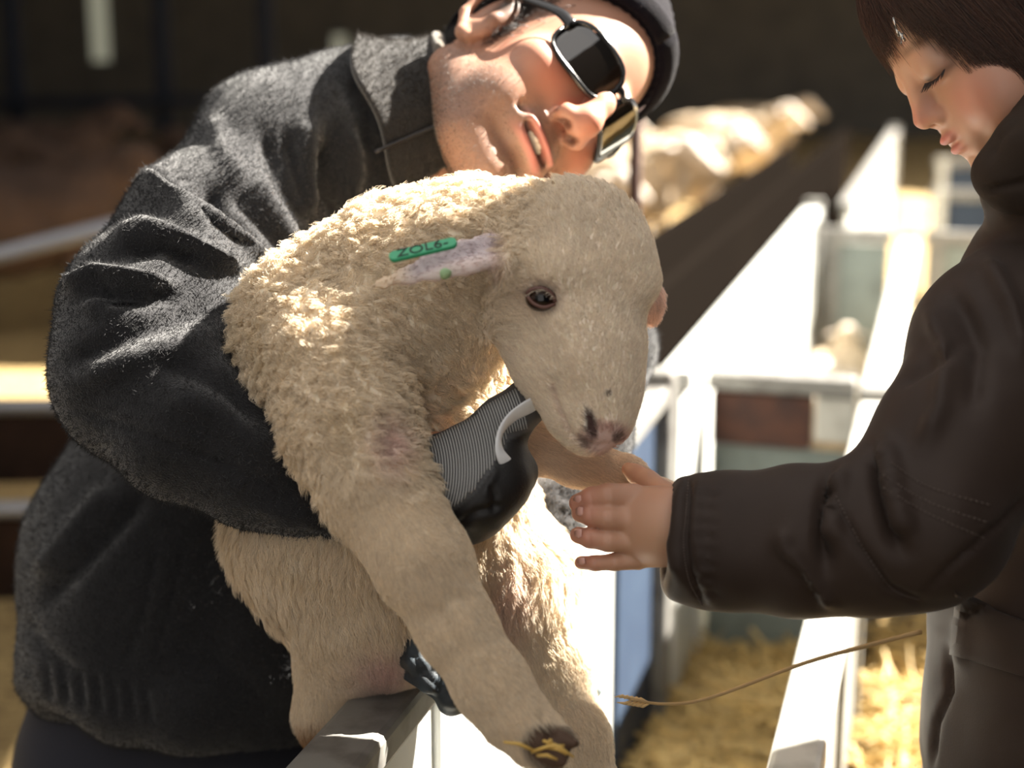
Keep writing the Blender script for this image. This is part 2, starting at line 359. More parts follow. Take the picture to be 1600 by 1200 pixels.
# ---- left side: rails and posts of the pen behind the man
def rail(p, q, r, m, label, group='rails behind the man'):
    a = np.array(p); b = np.array(q); t = tag(empty('pen_rail', a), label, 'rail', group)
    v, fc = tube(np.array([a-a, (b-a)*.5, b-a]), r, 10); raw('pipe', v, fc, m, t)
    for s in (.02, .98):
        c_ = (b-a)*s; v, fc = tube([c_+(b-a)*-.012, c_+(b-a)*.012], r*1.45, 10); raw('collar', v, fc, M_galv, t)
    return t
M_pale = mat('pale_pipe', (.30, .31, .34), .45, .3)
rail(W(-160, 440, 3.6), W(300, 320, 3.9), .020, M_pale, 'pale pipe rail slanting up behind the man\'s sleeve')
M_added_board = mat('added_dark_board', (.035, .020, .014), .9, noise=(8, (.02, .012, .009), .4, .7), spec=.1)  # for boards added under the rails to darken the floor bands there
def add_dark_board(t, p, q, z0, z1):
    a = np.array(p); b = np.array(q)-a; u_ = b/np.linalg.norm(b); s_ = np.array([-u_[1], u_[0], 0])*.012
    V = [o_+w_*s_+np.array([0, 0, z_]) for z_ in (z0, z1) for o_, w_ in ((0*b, -1), (b, -1), (b, 1), (0*b, 1))]; raw('added_dark_board', V, [(3, 2, 1, 0), (4, 5, 6, 7), (0, 1, 5, 4), (1, 2, 6, 5), (2, 3, 7, 6), (3, 0, 4, 7)], M_added_board, t, smooth=False)
p_, q_ = W(-300, 638, 3.3), W(420, 630, 3.6); add_dark_board(rail(p_, q_, .018, M_pale, 'pale rail over an added dark board in front of the sunlit straw'), p_, q_, -.175, -.022)
p_, q_ = W(-300, 800, 3.1), W(420, 790, 3.4); add_dark_board(rail(p_, q_, .018, M_pale, 'lower pale rail near the man\'s waist'), p_, q_, -.24, -.022)
rail(W(-200, 165, 9.75), W(700, 150, 9.95), .035, M_dim, 'faint blue-grey beam in the dark barn')
rail(W(-200, 235, 9.55), W(560, 225, 9.75), .03, M_dim, 'faint lower beam in the dark barn')
for i, (px, nm) in enumerate(((30, 'dim upright by the left edge'), (420, 'dim upright behind the man\'s shoulder'), (260, 'dim upright above the brown sheep'))):
    p = W(px, 200, 10.1); t = tag(empty('barn_post', (p[0], p[1], 0)), nm, 'post', 'uprights in the dark barn')
    V, Fs = box((-.05, -.05, -.05), (.05, .05, 2.1 if i else 1.6)); bevel(raw('shaft', V, Fs, M_dim, t, smooth=False), .01); V, Fs = box((-.08, -.08, -.05), (.08, .08, .05)); bevel(raw('foot', V, Fs, M_dim, t, smooth=False), .01)
for px, y0, y1, w_, lab in ((167, -60, 95, 26, 'tall slot window of daylight in the far wall'), (535, 55, 92, 20, 'small far window above the man\'s shoulder')):
    a = W(px-w_/2, y1, 18.8); b = W(px+w_/2, y0, 18.8); t = tag(empty('slot_window', (a[0], 18.95, a[2])), lab, 'window', 'slot windows in the back wall')
    V, Fs = box((0, -.01, 0), (b[0]-a[0], .0, b[2]-a[2])); me_ = bpy.data.materials.new('daylight_pane'); me_.use_nodes = True; e_ = me_.node_tree.nodes['Principled BSDF']; e_.inputs['Base Color'].default_value = (.3, .3, .24, 1); e_.inputs['Emission Color'].default_value = (.9, .9, .68, 1); e_.inputs['Emission Strength'].default_value = .22
    raw('pane', V, Fs, me_, t, smooth=False)
    for z in (-.03, b[2]-a[2]): V, Fs = box((-.03, -.05, z), (b[0]-a[0]+.03, .01, z+.03)); raw('frame_bar', V, Fs, M_dark, t, smooth=False)
q = W(575, 88, 19.35); q[1] = 18.9; t = tag(empty('red_lamp', q), 'small red reflector in the dark above the man\'s shoulder', 'reflector')
v, fc = tube([(0, -.02, 0), (0, 0, 0), (0, .03, 0)], [.06, .076, .07], 14, up=(0, 0, 1)); raw('disc', v, fc, mat('red_plastic', (.45, .01, .015), .4), t); V, Fs = box((-.05, .02, -.2), (.05, .12, .1)); bevel(raw('bracket', V, Fs, M_dim, t, smooth=False), .005)

# ---- straw lying loose in the near pens
def straw_patch(name, n, area, z, label, L=(.05, .16), seed=1, col=(.62, .44, .17), heap=.03):
    g = np.random.default_rng(seed); a = g.uniform(area[0], area[1], n); r = g.uniform(area[2], area[3], n)
    base = np.array([pen(x, y, 0) for x, y in zip(a, r)]); base[:, 2] = z + g.random(n)**1.5*heap + .03*vnoise(base, 5, seed)
    th = g.uniform(0, 6.28, n); el = g.normal(0, .22, n); ln = g.uniform(*L, n); d = np.stack([np.cos(th)*np.cos(el), np.sin(th)*np.cos(el), np.sin(el)], 1)
    bend = g.normal(0, .12, (n, 3)); s = np.linspace(-.5, .5, 4); P_ = base[:, None]+d[:, None]*(ln[:, None]*s[None])[:, :, None]+bend[:, None]*(ln[:, None]*(s**2)[None])[:, :, None]
    c = np.array(col)[None]*g.uniform(.55, 1.25, n)[:, None]
    o = hair(name, P_, c, M_strawhair, None, .0022, .0006); return tag(o, label, 'straw', None, 'stuff')
M_strawhair = mat('straw_stalks', attr=True, rough=.5, trans=.15)
straw_patch('straw_bedding', 15000, (.1, 1.52, .03, rb-.03), .06, 'shaded straw bedding between the pen wall and the divider', seed=3, heap=.09)
straw_patch('straw_bedding', 22000, (-.1, 1.52, rb+.03, rb+.9), .10, 'sunlit straw bedding beside the child\'s coat', seed=5, heap=.14)
straw_patch('straw_bedding', 7000, (1.6, 3.7, .05, rb-.03), .06, 'straw bedding under the lying sheep', seed=7, heap=.06)
# a long stalk between divider and coat
pts = spline([W(985, 1093, 1.16), W(1040, 1100, 1.17), W(1110, 1090, 1.18), (W(1260, 1035, 1.19)), W(1370, 1005, 1.2), W(1440, 987, 1.2)], 6)
t = tag(empty('straw_stalk', pts[0]), 'single long straw stalk sticking out beside the child\'s coat pocket', 'straw')
v, fc = tube(pts-pts[0], np.linspace(.0009, .0021, len(pts)), 7); raw('stem', v, fc, mat('stalk', (.46, .31, .14), .6), t)
for i in range(10):
    a = pts[0]+(pts[4]-pts[0])*i/10-pts[0]; v, fc = tube([a, a+np.array([-.006, 0, .003*(-1)**i]), a+np.array([-.012, 0, .002*(-1)**i])], [.0006, .0013, .0003], 5); raw('seed', v, fc, mat('stalk_seed', (.60, .42, .2), .7), t)

# ---- the flock
def sheep_mesh():
    f = Field((-.72, -.30, -.02), (.82, .30, 1.0), .016)
    f.chain([((-.38, 0, .52), .215), ((-.1, 0, .53), .235), ((.25, 0, .54), .21)], .05)
    f.ell((-.05, 0, .47), (.46, .23, .22), .05); f.chain([((.28, 0, .58), .16), ((.45, 0, .70), .11), ((.52, 0, .76), .09)], .05)
    Vb, Fb = f.mesh(1); N = normals(Vb, Fb); Vb = Vb+N*(vnoise(Vb, 9, 3)*.018+vnoise(Vb, 24, 4)*.010)[:, None]
    g = Field((.4, -.3, .5), (.9, .3, 1.0), .009); g.ell((.55, 0, .79), (.10, .065, .075), .02); g.chain([((.58, 0, .79), .062), ((.68, 0, .72), .042), ((.73, 0, .69), .033)], .02)
    for s in (-1, 1): g.chain([((.52, s*.05, .81), .022), ((.50, s*.12, .80), .026), ((.48, s*.17, .77), .010)], .01, sq=((.3, 0, 1), .5))
    Vh, Fh = g.mesh(1); legs = []
    for x in (-.36, .24):
        for s in (-1, 1):
            q = Field((x-.1, s*.11-.1, -.02), (x+.1, s*.11+.1, .45), .010); q.chain([((x, s*.11, .42), .055), ((x+.01, s*.11, .22), .032), ((x, s*.11, .06), .026), ((x+.015, s*.11, .015), .032)], .01); legs.append(q.mesh(1))
    return (Vb, Fb), (Vh, Fh), legs
(SB, SH, SLG) = sheep_mesh()
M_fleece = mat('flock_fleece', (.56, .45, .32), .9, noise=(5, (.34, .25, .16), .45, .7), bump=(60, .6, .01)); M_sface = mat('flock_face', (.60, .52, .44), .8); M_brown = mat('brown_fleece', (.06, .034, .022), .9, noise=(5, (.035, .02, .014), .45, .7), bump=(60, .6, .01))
def make_sheep(mf, lying=False):
    t = empty('sheep'); dz = -.24 if lying else 0
    raw('fleece', SB[0]+[0, 0, dz], SB[1], mf, t); raw('head', SH[0]+[0, 0, dz], SH[1], M_sface if mf is M_fleece else mf, t)
    for v, fc in (SLG if not lying else []): raw('leg', v, fc, M_sface if mf is M_fleece else mf, t)
    if lying:
        for s in (-1, 1):
            v, fc = tube([(.22, s*.10, .08), (.36, s*.14, .05), (.42, s*.13, .035), (.30, s*.15, .03)], [.05, .036, .03, .026], 8); raw('leg', v, fc, M_sface, t)
    return t
protos = {'stand': make_sheep(M_fleece), 'lie': make_sheep(M_fleece, True), 'brown': make_sheep(M_brown)}; used = set()
def put_sheep(kind, p, rz, s, label, group):
    src = protos[kind]
    if kind in used:
        t = src.copy(); COL.objects.link(t)
        for ch in src.children: c_ = ch.copy(); COL.objects.link(c_); c_.parent = t
    else: t = src; used.add(kind)
    t.location = p; t.rotation_euler = (0, 0, rz); t.scale = (s,)*3; tag(t, label, 'sheep', group); return t
A0 = math.pi/2-VPA
row = []
for r, a0, n_, st_ in ((-1.22, 2.6, 12, .92), (-2.1, 5.2, 5, 1.05)):
    for k in range(n_): row.append((a0+k*st_+RNG.uniform(-.1, .1), r+RNG.uniform(-.1, .1)))
row.sort()
ORD = ['first', 'second', 'third', 'fourth', 'fifth', 'sixth', 'seventh', 'eighth', 'ninth', 'tenth', 'eleventh', 'twelfth', 'thirteenth']; cnt = {0: 0, 1: 0}
def flock_label(r, cnt):
    k = 0 if r > -1.7 else 1; n_ = cnt[k]; cnt[k] += 1
    return f'woolly sheep, {ORD[n_]} from the man in the row facing the dark trough' if k == 0 else f'woolly sheep, {ORD[n_]} from the man in the row behind the trough row'
for i, (a, r) in enumerate(row):
    put_sheep('stand', pen(a, r, .02), A0-math.pi/2+RNG.uniform(-.45, .45), RNG.uniform(.62, .80), flock_label(r, cnt), 'flock behind the long pen wall')
put_sheep('stand', pen(2.75, rb*.5+.012, .03), A0+math.pi, .47, 'pale woolly sheep in the narrow pen behind the rust-brown board', 'sheep in the narrow pen')
put_sheep('lie', pen(3.42, rb*.5, .05), A0+.05, .42, 'small sheep lying against the grey-green gate at the pen\'s far end', 'sheep in the narrow pen')
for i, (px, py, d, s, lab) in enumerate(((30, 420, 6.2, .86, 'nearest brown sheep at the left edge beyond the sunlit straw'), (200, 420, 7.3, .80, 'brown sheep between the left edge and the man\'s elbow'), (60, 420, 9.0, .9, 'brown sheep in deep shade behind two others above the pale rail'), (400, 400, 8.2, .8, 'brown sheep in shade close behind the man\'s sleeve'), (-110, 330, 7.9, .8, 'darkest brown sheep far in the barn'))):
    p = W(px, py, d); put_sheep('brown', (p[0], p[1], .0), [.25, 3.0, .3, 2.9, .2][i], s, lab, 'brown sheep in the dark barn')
# ---- feed lane kerb of boards coloured dark as shade between the flock and the long wall
t = tag(empty('feed_trough', pen(4, -.3, 0)), 'long wooden feed trough, coloured dark for the lane shade, between the flock and the white panel', 'trough')
pbox('side_board', (.9, 9), (-.23, -.20), (.0, .60), M_lane_shade, t); pbox('side_board', (.9, 9), (-.56, -.53), (.0, .50), M_lane_shade, t); pbox('base_board', (.9, 9), (-.54, -.22), (.05, .08), M_lane_shade, t)
# ------------------------------------------------------------------ the lamb in the man's arms
def build_lamb():
    root = tag(empty('lamb', W(560, 1000, 1.2)), 'cream woolly lamb with a green ear tag, held up in the man\'s arms', 'lamb')
    inv = -np.array(root.location)
    lo = np.array([-.28, .86, -.36]); hi = np.array([.16, 1.36, .18]); h = .0026
    f = Field(lo, hi, h)
    def c(px, py, d, r): return (C(px, py, d), r*d/F)
    # trunk, neck, shoulder
    f.chain([c(560, 640, 1.20, 165), c(562, 815, 1.225, 196), c(595, 925, 1.22, 150)], .02)
    f.chain([c(512, 525, 1.15, 138), c(640, 455, 1.145, 146), c(745, 408, 1.125, 118), c(830, 400, 1.105, 105)], .02)
    f.chain([c(512, 525, 1.15, 138), c(560, 640, 1.20, 150)], .02)
    f.chain([c(690, 520, 1.16, 100), c(700, 610, 1.20, 100), c(690, 690, 1.205, 142), c(650, 780, 1.22, 160)], .02)      # breast
    # near front leg
    f.chain([c(525, 570, 1.10, 120), c(548, 665, 1.075, 96), c(592, 765, 1.05, 74), c(640, 845, 1.035, 62), c(668, 892, 1.03, 60), c(712, 980, 1.02, 50), c(765, 1065, 1.01, 46), c(800, 1115, 1.005, 49)], .02)
    f.chain([c(800, 1115, 1.005, 46), c(835, 1150, 1.00, 42), c(862, 1172, .995, 30)], .006)
    f.chain([c(838, 1146, 1.0, 24), c(872, 1152, .993, 19), c(897, 1161, .988, 10)], .003); f.chain([c(828, 1162, .997, 24), c(856, 1178, .990, 19), c(878, 1190, .985, 10)], .003)
    f.cone(C(668, 880, 1.015), C(676, 905, 1.013), .020, .019, .01)
    # far front leg
    f.chain([c(765, 640, 1.18, 52), c(830, 690, 1.16, 44), c(900, 716, 1.152, 37), c(975, 746, 1.15, 28), c(1030, 778, 1.155, 23), c(1062, 800, 1.155, 24)], .01)
    # hind legs
    f.chain([c(735, 820, 1.23, 112), c(800, 910, 1.22, 92), c(850, 1035, 1.215, 62), c(895, 1150, 1.20, 44), c(930, 1250, 1.19, 38), c(945, 1330, 1.18, 36)], .02)
    f.chain([c(560, 950, 1.22, 90), c(532, 1045, 1.225, 58), c(512, 1115, 1.23, 42), c(520, 1175, 1.235, 27)], .02)
    # head
    f.ell(C(898, 405, 1.085), (118*1.085/F, .043, 121*1.085/F), .015)
    f.chain([c(905, 450, 1.08, 104), c(925, 545, 1.07, 74), c(934, 615, 1.063, 56), c(938, 658, 1.058, 44)], .02)
    f.chain([c(835, 490, 1.085, 78), c(868, 570, 1.077, 60), c(905, 650, 1.065, 40), c(918, 675, 1.062, 26)], .015)
    f.cone(C(820, 415, 1.05), C(868, 425, 1.043), .016, .014, .015)                # brow
    f.cone(C(985, 400, 1.06), C(1000, 440, 1.06), .012, .012, .02)
    f.cone(C(886, 505, 1.047), C(905, 560, 1.043), .012, .010, .02)                 # cheek ridge below the eye
    f.ell(C(845, 467, 1.031), (.0125, .012, .0095), .008, 'sub')
    f.ell(C(928, 668, 1.027), (.0042, .010, .011), .005, 'sub', R=np.array([[.93, 0, .37], [0, 1, 0], [-.37, 0, .93]]))    # nostrils
    f.ell(C(962, 682, 1.033), (.003, .006, .006), .004, 'sub')
    # ears
    en = C(690, 300, 1.0); en = np.array([.15, -.75, .62])
    f.chain([c(815, 388, 1.062, 30), c(770, 391, 1.040, 33), c(725, 402, 1.026, 33), c(680, 416, 1.02, 26), c(635, 431, 1.018, 16), c(600, 442, 1.02, 10), c(574, 450, 1.022, 5)], .006, sq=(en, .34))
    f.chain([c(975, 430, 1.13, 26), c(1008, 470, 1.15, 24), c(1017, 488, 1.155, 15)], .008)
    V, Fc = f.mesh(2)
    # sculpted creases
    V = stroke(V, Fc, [([(800, 376), (740, 384), (690, 400), (640, 424)], 15, -.006),
                       ([(862, 590), (876, 640), (896, 680), (930, 699), (955, 694)], 5, -.0028),       # mouth
                       ([(822, 452), (836, 446), (856, 450), (868, 464)], 5, .0022), ([(824, 474), (842, 486), (866, 482)], 5, .0016),
                       ([(935, 660), (948, 690)], 5, -.0012), ([(918, 640), (914, 670), (922, 690)], 6, .0015),
                       ([(600, 690), (615, 720), (650, 780)], 14, -.004), ([(690, 800), (725, 860), (735, 920)], 12, -.002),
                       ([(700, 930), (760, 1040)], 12, .003), ([(838, 1110), (868, 1160)], 6, -.004)])
    P = pix(V); N = normals(V, Fc)
    headm = np.clip(blob(P, (905, 420), (165, 180))+blob(P, (925, 560), (120, 190)), 0, 1)*(P[:, 0] > 770)*(V[:, 1] < 1.16)
    headm = np.where((P[:, 0] > 735) & (P[:, 1] < 720) & (V[:, 1] < 1.13), sm(P[:, 0] + .35*(P[:, 1]-420)+22*vnoise(V, 50, 9), 740, 890), 0)
    earm = np.clip(1-seg_dist(P, [(800, 390), (725, 402), (680, 416), (635, 431), (574, 450)])[0]/np.interp(P[:, 0], [570, 640, 700, 800], [16, 26, 40, 44]), 0, 1)*(V[:, 1] < 1.058)*(P[:, 0] < 800)
    ep = [C(800, 389, 1.052), C(770, 391, 1.040), C(725, 402, 1.026), C(680, 416, 1.02), C(635, 431, 1.018), C(600, 442, 1.02), C(574, 450, 1.022)]; er = np.array([30, 33, 33, 26, 16, 10, 5])*1.03/F; ed = np.full(len(V), 9.)
    for a_, b_, ra_, rb_ in zip(ep[:-1], ep[1:], er[:-1], er[1:]):
        t_ = np.clip((V-a_)@(b_-a_)/((b_-a_)@(b_-a_)), 0, 1); ed = np.minimum(ed, np.linalg.norm(V-a_-t_[:, None]*(b_-a_), axis=1)-(ra_+(rb_-ra_)*t_))
    earm = sm(ed, .006, .001)*sm(P[:, 0], 800, 770)
    legn = sm(seg_dist(P, [(592, 765), (640, 845), (668, 892), (712, 980), (765, 1065), (862, 1172)])[0], 95, 70)*(V[:, 1] < 1.115)*sm(P[:, 1], 690, 800)
    legf = sm(P[:, 0], 745, 800)*(P[:, 1] > 600)*(P[:, 1] < 840)*(V[:, 1] > 1.075)*(seg_dist(P, [(780, 655), (900, 716), (1062, 800)])[0] < 62)
    hind = sm(P[:, 1], 930, 1060)*(V[:, 1] > 1.075)
    fare = sm(P[:, 0], 992, 1004)*(P[:, 1] > 425)*(P[:, 1] < 520)*(V[:, 1] > 1.115); short = np.clip(np.maximum.reduce([headm, earm, legn, legf, hind*.75, fare]), 0, 1)
    wool = 1-short
    # crimped fleece relief
    Q = V*np.array([1, 1, 1.0]); wob = vnoise(V, 38, 1)*.6+vnoise(V, 80, 2)*.3
    wool = wool*(1-sm(earm, 0, .05)); upper = wool*sm(P[:, 1], 860, 640)
    rip = np.sin((P[:, 1]*.95-P[:, 0]*.34+P[:, 0]*0)*.30 + wob*5.0)
    V = V + N*(upper*(rip*.0011+vnoise(V, 170, 3)*.0016+vnoise(V, 60, 4)*.002)+wool*(1-upper)*vnoise(V*np.array([1, 1, .45]), 75, 5)*.003)[:, None]
    # colours of the coat
    col = np.tile(np.array([.86, .755, .60]), (len(V), 1))
    col = mixc(col, (.93, .83, .70), headm); col = mixc(col, (.86, .74, .57), legn*.6)
    col = mixc(col, (.74, .62, .44), sm(vnoise(V, 45, 7), .1, .8)*wool*.6)
    col = mixc(col, (.74, .60, .58), earm*.85); col = mixc(col, (.50, .44, .48), earm*sm(seg_dist(P, [(770, 380), (700, 396), (650, 416)])[0], 24, 8)*.7)
    col = mixc(col, (.72, .56, .40), earm*sm(P[:, 0], 660, 600))
    col = mixc(col, (.66, .44, .42), soft(P, (600, 1045), (50, 40))*.8*(V[:, 1] > 1.1)); col = mixc(col, (.70, .50, .45), soft(P, (790, 930), (40, 70))*.6*(V[:, 1] > 1.06))
    col = mixc(col, (.70, .48, .46), soft(P, (605, 690), (26, 40))*.7*(V[:, 1] < 1.2)); col = mixc(col, (.90, .74, .62), legf*.6); col = mixc(col, (.85, .62, .55), fare*.8)
    col = mixc(col, (.66, .45, .40), blob(P, (945, 685), (34, 24))*headm*.9)
    col = mixc(col, (.07, .035, .03), np.clip(blob(P, (924, 664), (9, 24), -12), 0, 1)*headm); col = mixc(col, (.10, .055, .05), blob(P, (963, 684), (7, 8))*headm*.8)
    col = mixc(col, (.10, .05, .05), np.clip(blob(P, (918, 690), (9, 9)), 0, 1)*headm*.6)
    col = mixc(col, (.60, .38, .32), soft(P, (845, 468), (26, 20))*headm*.5); col = mixc(col, (.12, .06, .05), np.clip(blob(P, (846, 466), (19, 15), 15), 0, 1)*headm)
    col = mixc(col, (.06, .03, .02), blob(P, (951, 617), (3.4, 3.4))*headm)
    col = mixc(col, (.50, .36, .30), sm(seg_dist(P, [(866, 605), (877, 640), (897, 681), (930, 699)])[0], 5, 1)*headm*.6)
    hoof = blob(P, (866, 1168), (52, 36), 20)*(V[:, 1] < 1.08); col = mixc(col, (.09, .05, .03), hoof)
    col = mixc(col, (.40, .23, .11), sm(P[:, 1], 1110, 1150)*(P[:, 0] < 600)); col = mixc(col, (.30, .19, .10), soft(P, (668, 885), (34, 40))*.14*(V[:, 1] < 1.08))
    mskin = mat('lamb_hide', attr=True, rough=.75, sss=.1, bump=(420, .35, .001))
    Vw = to_world(V)
    body = raw('body', Vw+inv, Fc, mskin, root, col)
    # ---- coat: strands grown on the hide
    mw = mat('lamb_wool', attr=True, rough=.8, trans=.38, spec=.2)
    dens = (1.0+1.6*short)*(1-hoof)*(1-.85*earm)*(1-blob(P, (845, 467), (22, 17))*headm)*(1-np.clip(blob(P, (924, 664), (9, 22), -12)+blob(P, (945, 690), (26, 16)), 0, 1)*headm*.9)+1e-6
    N = normals(V, Fc)
    front = ((N*(V/np.linalg.norm(V, axis=1)[:, None])).sum(1) < .35)
    dens = dens*np.where(front, 1, .25)
    n = 280000; at = scatter(V, Fc, dens, n); R, NN = at(V), at(N); NN /= np.linalg.norm(NN, axis=1)[:, None]+1e-9; sh = np.clip(at(short), 0, 1); hm = np.clip(at(headm), 0, 1); up = at(upper); ear = at(earm); pp = pix(R); cc = at(col)
    # lay of the coat
    flow = np.zeros((n, 3)); flow[:, 2] = -1; flow[:, 0] = .15
    def toward(a, b): v = C(*b)-C(*a); return v/np.linalg.norm(v)
    hv = R-C(950, 700, 1.05); hv /= np.linalg.norm(hv, axis=1)[:, None]; flow = flow*(1-hm[:, None])+hv*hm[:, None]
    ln = at(legn); flow = flow*(1-ln[:, None])+toward((592, 765, 1.05), (862, 1172, 1.0))*ln[:, None]
    lf = at(legf); flow = flow*(1-lf[:, None])+toward((780, 655, 1.18), (975, 746, 1.17))*lf[:, None]
    flow = flow*(1-ear[:, None])+toward((800, 390, 1.05), (600, 440, 1.02))*ear[:, None]
    flow += np.stack([vnoise(R, 26, 11), vnoise(R, 26, 12), vnoise(R, 26, 13)], 1)*.55*(1-.6*sh[:, None])
    flow -= NN*(flow*NN).sum(1)[:, None]; flow /= np.linalg.norm(flow, axis=1)[:, None]+1e-9
    side = np.cross(NN, flow)
    low = (1-sh)*(1-up)
    Lh = (.0080*sh*(1-.35*hm)*(1-.5*ear)+.0105*up*(1-sh)+.020*low)*RNG.uniform(.65, 1.25, n)
    poll = sm(pp[:, 1], 430, 330)*hm; Lh = Lh+.0055*poll*RNG.uniform(.5, 1.2, n); Lh = np.maximum(Lh, .0018)
    lift = (.58*sh+.66*up*(1-sh)+.40*low)[:, None]
    # locks
    M = 9000; lid = RNG.choice(n, M, replace=False); kd = kdtree.KDTree(M)
    for i, j in enumerate(lid): kd.insert(R[j], i)
    kd.balance(); own = np.array([kd.find(r)[1] for r in R]); lr = R[lid][own]; ldir = (flow[lid]*1.0+NN[lid]*.6)[own]; ldir /= np.linalg.norm(ldir, axis=1)[:, None]
    ph = RNG.uniform(0, 6.28, M)[own]; frq = RNG.uniform(1.0, 1.7, M)[own]; lflow = flow[lid][own]; lside = side[lid][own]
    m = 7; S = np.linspace(0, 1, m); d0 = flow+NN*lift; d0 /= np.linalg.norm(d0, axis=1)[:, None]
    pts = np.zeros((n, m, 3)); clump = (.62*up*(1-sh)+.42*low+.12*sh*(1-hm)+.10*hm+.40*poll)
    for k, s in enumerate(S):
        base = R - NN*.0003 + d0*(Lh*s)[:, None] - NN*(Lh*s*s*.22)[:, None]
        tgt = lr - NN*.0002 + ldir*(Lh*s)[:, None]
        w = (clump*s)[:, None]; p = base*(1-w)+tgt*w
        amp = (.0021*up*(1-sh)+.0010*low+.0003*sh+.0006*poll)*min(1, s*2.2)
        p = p + lside*(amp*np.sin(6.28*frq*s*1.35+ph))[:, None] + NN*(amp*.7*np.cos(6.28*frq*s*1.35+ph))[:, None]
        pts[:, k] = p
    cc = cc*RNG.uniform(.80, 1.18, n)[:, None]; cc = mixc(cc, (.80, .72, .60), np.clip(RNG.random(n)-.6, 0, 1)*(1-ear))
    hair('wool', to_world(pts.reshape(-1, 3)).reshape(n, m, 3)+inv, cc, mw, root, (.00018*sh+.00024*(1-sh)), .00003)
    # stray long hairs on chin and flank
    # ---- eye
    g = Field(C(845, 467, 1.045)-.02, C(845, 467, 1.045)+.02, .0012); g.ell(C(845, 466, 1.0395), (.0108, .0105, .0092), 0)
    Ve, Fe = g.mesh(3); pe = pix(Ve); ce = np.tile(np.array([.035, .018, .012]), (len(Ve), 1)); ce = mixc(ce, (.004, .004, .005), blob(pe, (847, 467), (12, 7), 12))
    eye = raw('eye', to_world(Ve)+inv, Fe, mat('lamb_eye', attr=True, rough=.12, coat=.25, spec=.3), root, ce); eye['label'] = 'dark wet eye'
    for nm, arc, lift_, k in (('upper_eyelid', [(823, 460, 1.0325), (830, 453, 1.030), (845, 450, 1.029), (860, 457, 1.030), (868, 472, 1.032)], 0, 0), ('lower_eyelid', [(824, 463, 1.033), (834, 474, 1.0315), (850, 480, 1.0315), (867, 475, 1.033)], 0, 0)):
        v, fc = tube(to_world(spline([C(*a) for a in arc], 6))+inv, .0013, 8); raw(nm, v, fc, mat(nm, (.13, .06, .05) if 'upper' in nm else (.16, .075, .06), .5), root)
    la = []
    for i in range(34):
        t = i/33; a = np.array([824+44*t, 461-13*math.sin(math.pi*t*.9)+9*t, 1.029]); b = a+np.array([RNG.uniform(-9, 3), RNG.uniform(3, 11)-4, -.006]); q = (a+b)/2+np.array([0, -2, -.002])
        la.append([C(*(a*(1-s)**2+2*q*s*(1-s)+b*s*s)) for s in np.linspace(0, 1, 5)])
    la = np.array(la); hair('eyelashes', to_world(la.reshape(-1, 3)).reshape(-1, 5, 3)+inv, np.tile([.75, .66, .55], (34, 1)), mw, root, .00016, .00003)
    # ---- straw stuck to the hoof
    mst = mat('hoof_straw', (.62, .40, .10), .6)
    for i in range(6):
        a = C(835+RNG.uniform(-14, 34), 1168+RNG.uniform(-12, 20), .976); b = a+np.array([RNG.uniform(-.02, .022), -.003, RNG.uniform(-.012, .012)])
        v, fc = tube(to_world(np.array([a, (a+b)/2+[0, -.002, .002], b]))+inv, [.0012, .0014, .0008], 5); raw('straw_bit', v, fc, mst, root)
    # ---- ear tag
    tg = empty('ear_tag'); tg.parent = root; tg['label'] = 'green plastic ear tag with black characters'
    a, b = C(616, 401, 1.0), C(706, 380, 1.0); u = (b-a)/np.linalg.norm(b-a); nrm = np.array([.1, -.62, .78]); nrm -= u*(nrm@u); nrm /= np.linalg.norm(nrm); w_ = np.cross(nrm, u)
    Lg = np.linalg.norm(b-a); hw, th = .0052, .0015
    vs_, fs_ = [], []
    ring = []
    for cx, sgn in ((Lg, 1), (0, -1)):
        for t in np.linspace(-math.pi/2, math.pi/2, 7): ring.append((cx+sgn*.0035*math.cos(t)*1, sgn*hw*math.sin(t)))
    nr = len(ring)
    for z in (-th, th):
        for x, y in ring: vs_.append(a+u*x+w_*y+nrm*z)
    fs_ = [tuple(range(nr))[::-1], tuple(range(nr, 2*nr))]+[(i, (i+1) % nr, nr+(i+1) % nr, nr+i) for i in range(nr)]
    mg = mat('tag_green', (.03, .36, .17), .35, sss=.15)
    pl = bevel(raw('tag_plate', to_world(np.array(vs_))+inv, fs_, mg, tg, smooth=False), .0007, 2)
    cu = bpy.data.curves.new('tag_text', 'FONT'); cu.body = 'ZOL6-'; cu.size = .0125; cu.extrude = .0002; cu.align_x = 'CENTER'; cu.align_y = 'CENTER'
    to = bpy.data.objects.new('tag_text', cu); COL.objects.link(to); to.parent = tg; cu.materials.append(mat('tag_ink', (.005, .012, .008), .6))
    cw = to_world((a+u*Lg*.5+nrm*(th+.0002))[None])[0]+inv; A = (RX@u, RX@w_, RX@nrm)
    MT = Matrix(((A[0][0], A[1][0], A[2][0], cw[0]), (A[0][1], A[1][1], A[2][1], cw[1]), (A[0][2], A[1][2], A[2][2], cw[2]), (0, 0, 0, 1)))
    bpy.context.view_layer.update(); mt_ = bpy.data.meshes.new_from_object(to.evaluated_get(bpy.context.evaluated_depsgraph_get())); mt_.transform(MT); bpy.data.objects.remove(to); to = bpy.data.objects.new('tag_text', mt_); COL.objects.link(to); to.parent = tg
    pk = C(697, 428, 1.005); v, fc = tube(to_world(np.array([C(693, 424, 1.012), C(697, 429, 1.010), C(699, 432, 1.009)]))+inv, [.003, .0042, .0025], 12); raw('tag_stud', v, fc, mat('tag_stud', (.42, .62, .34), .5), tg)
    return root
build_lamb()
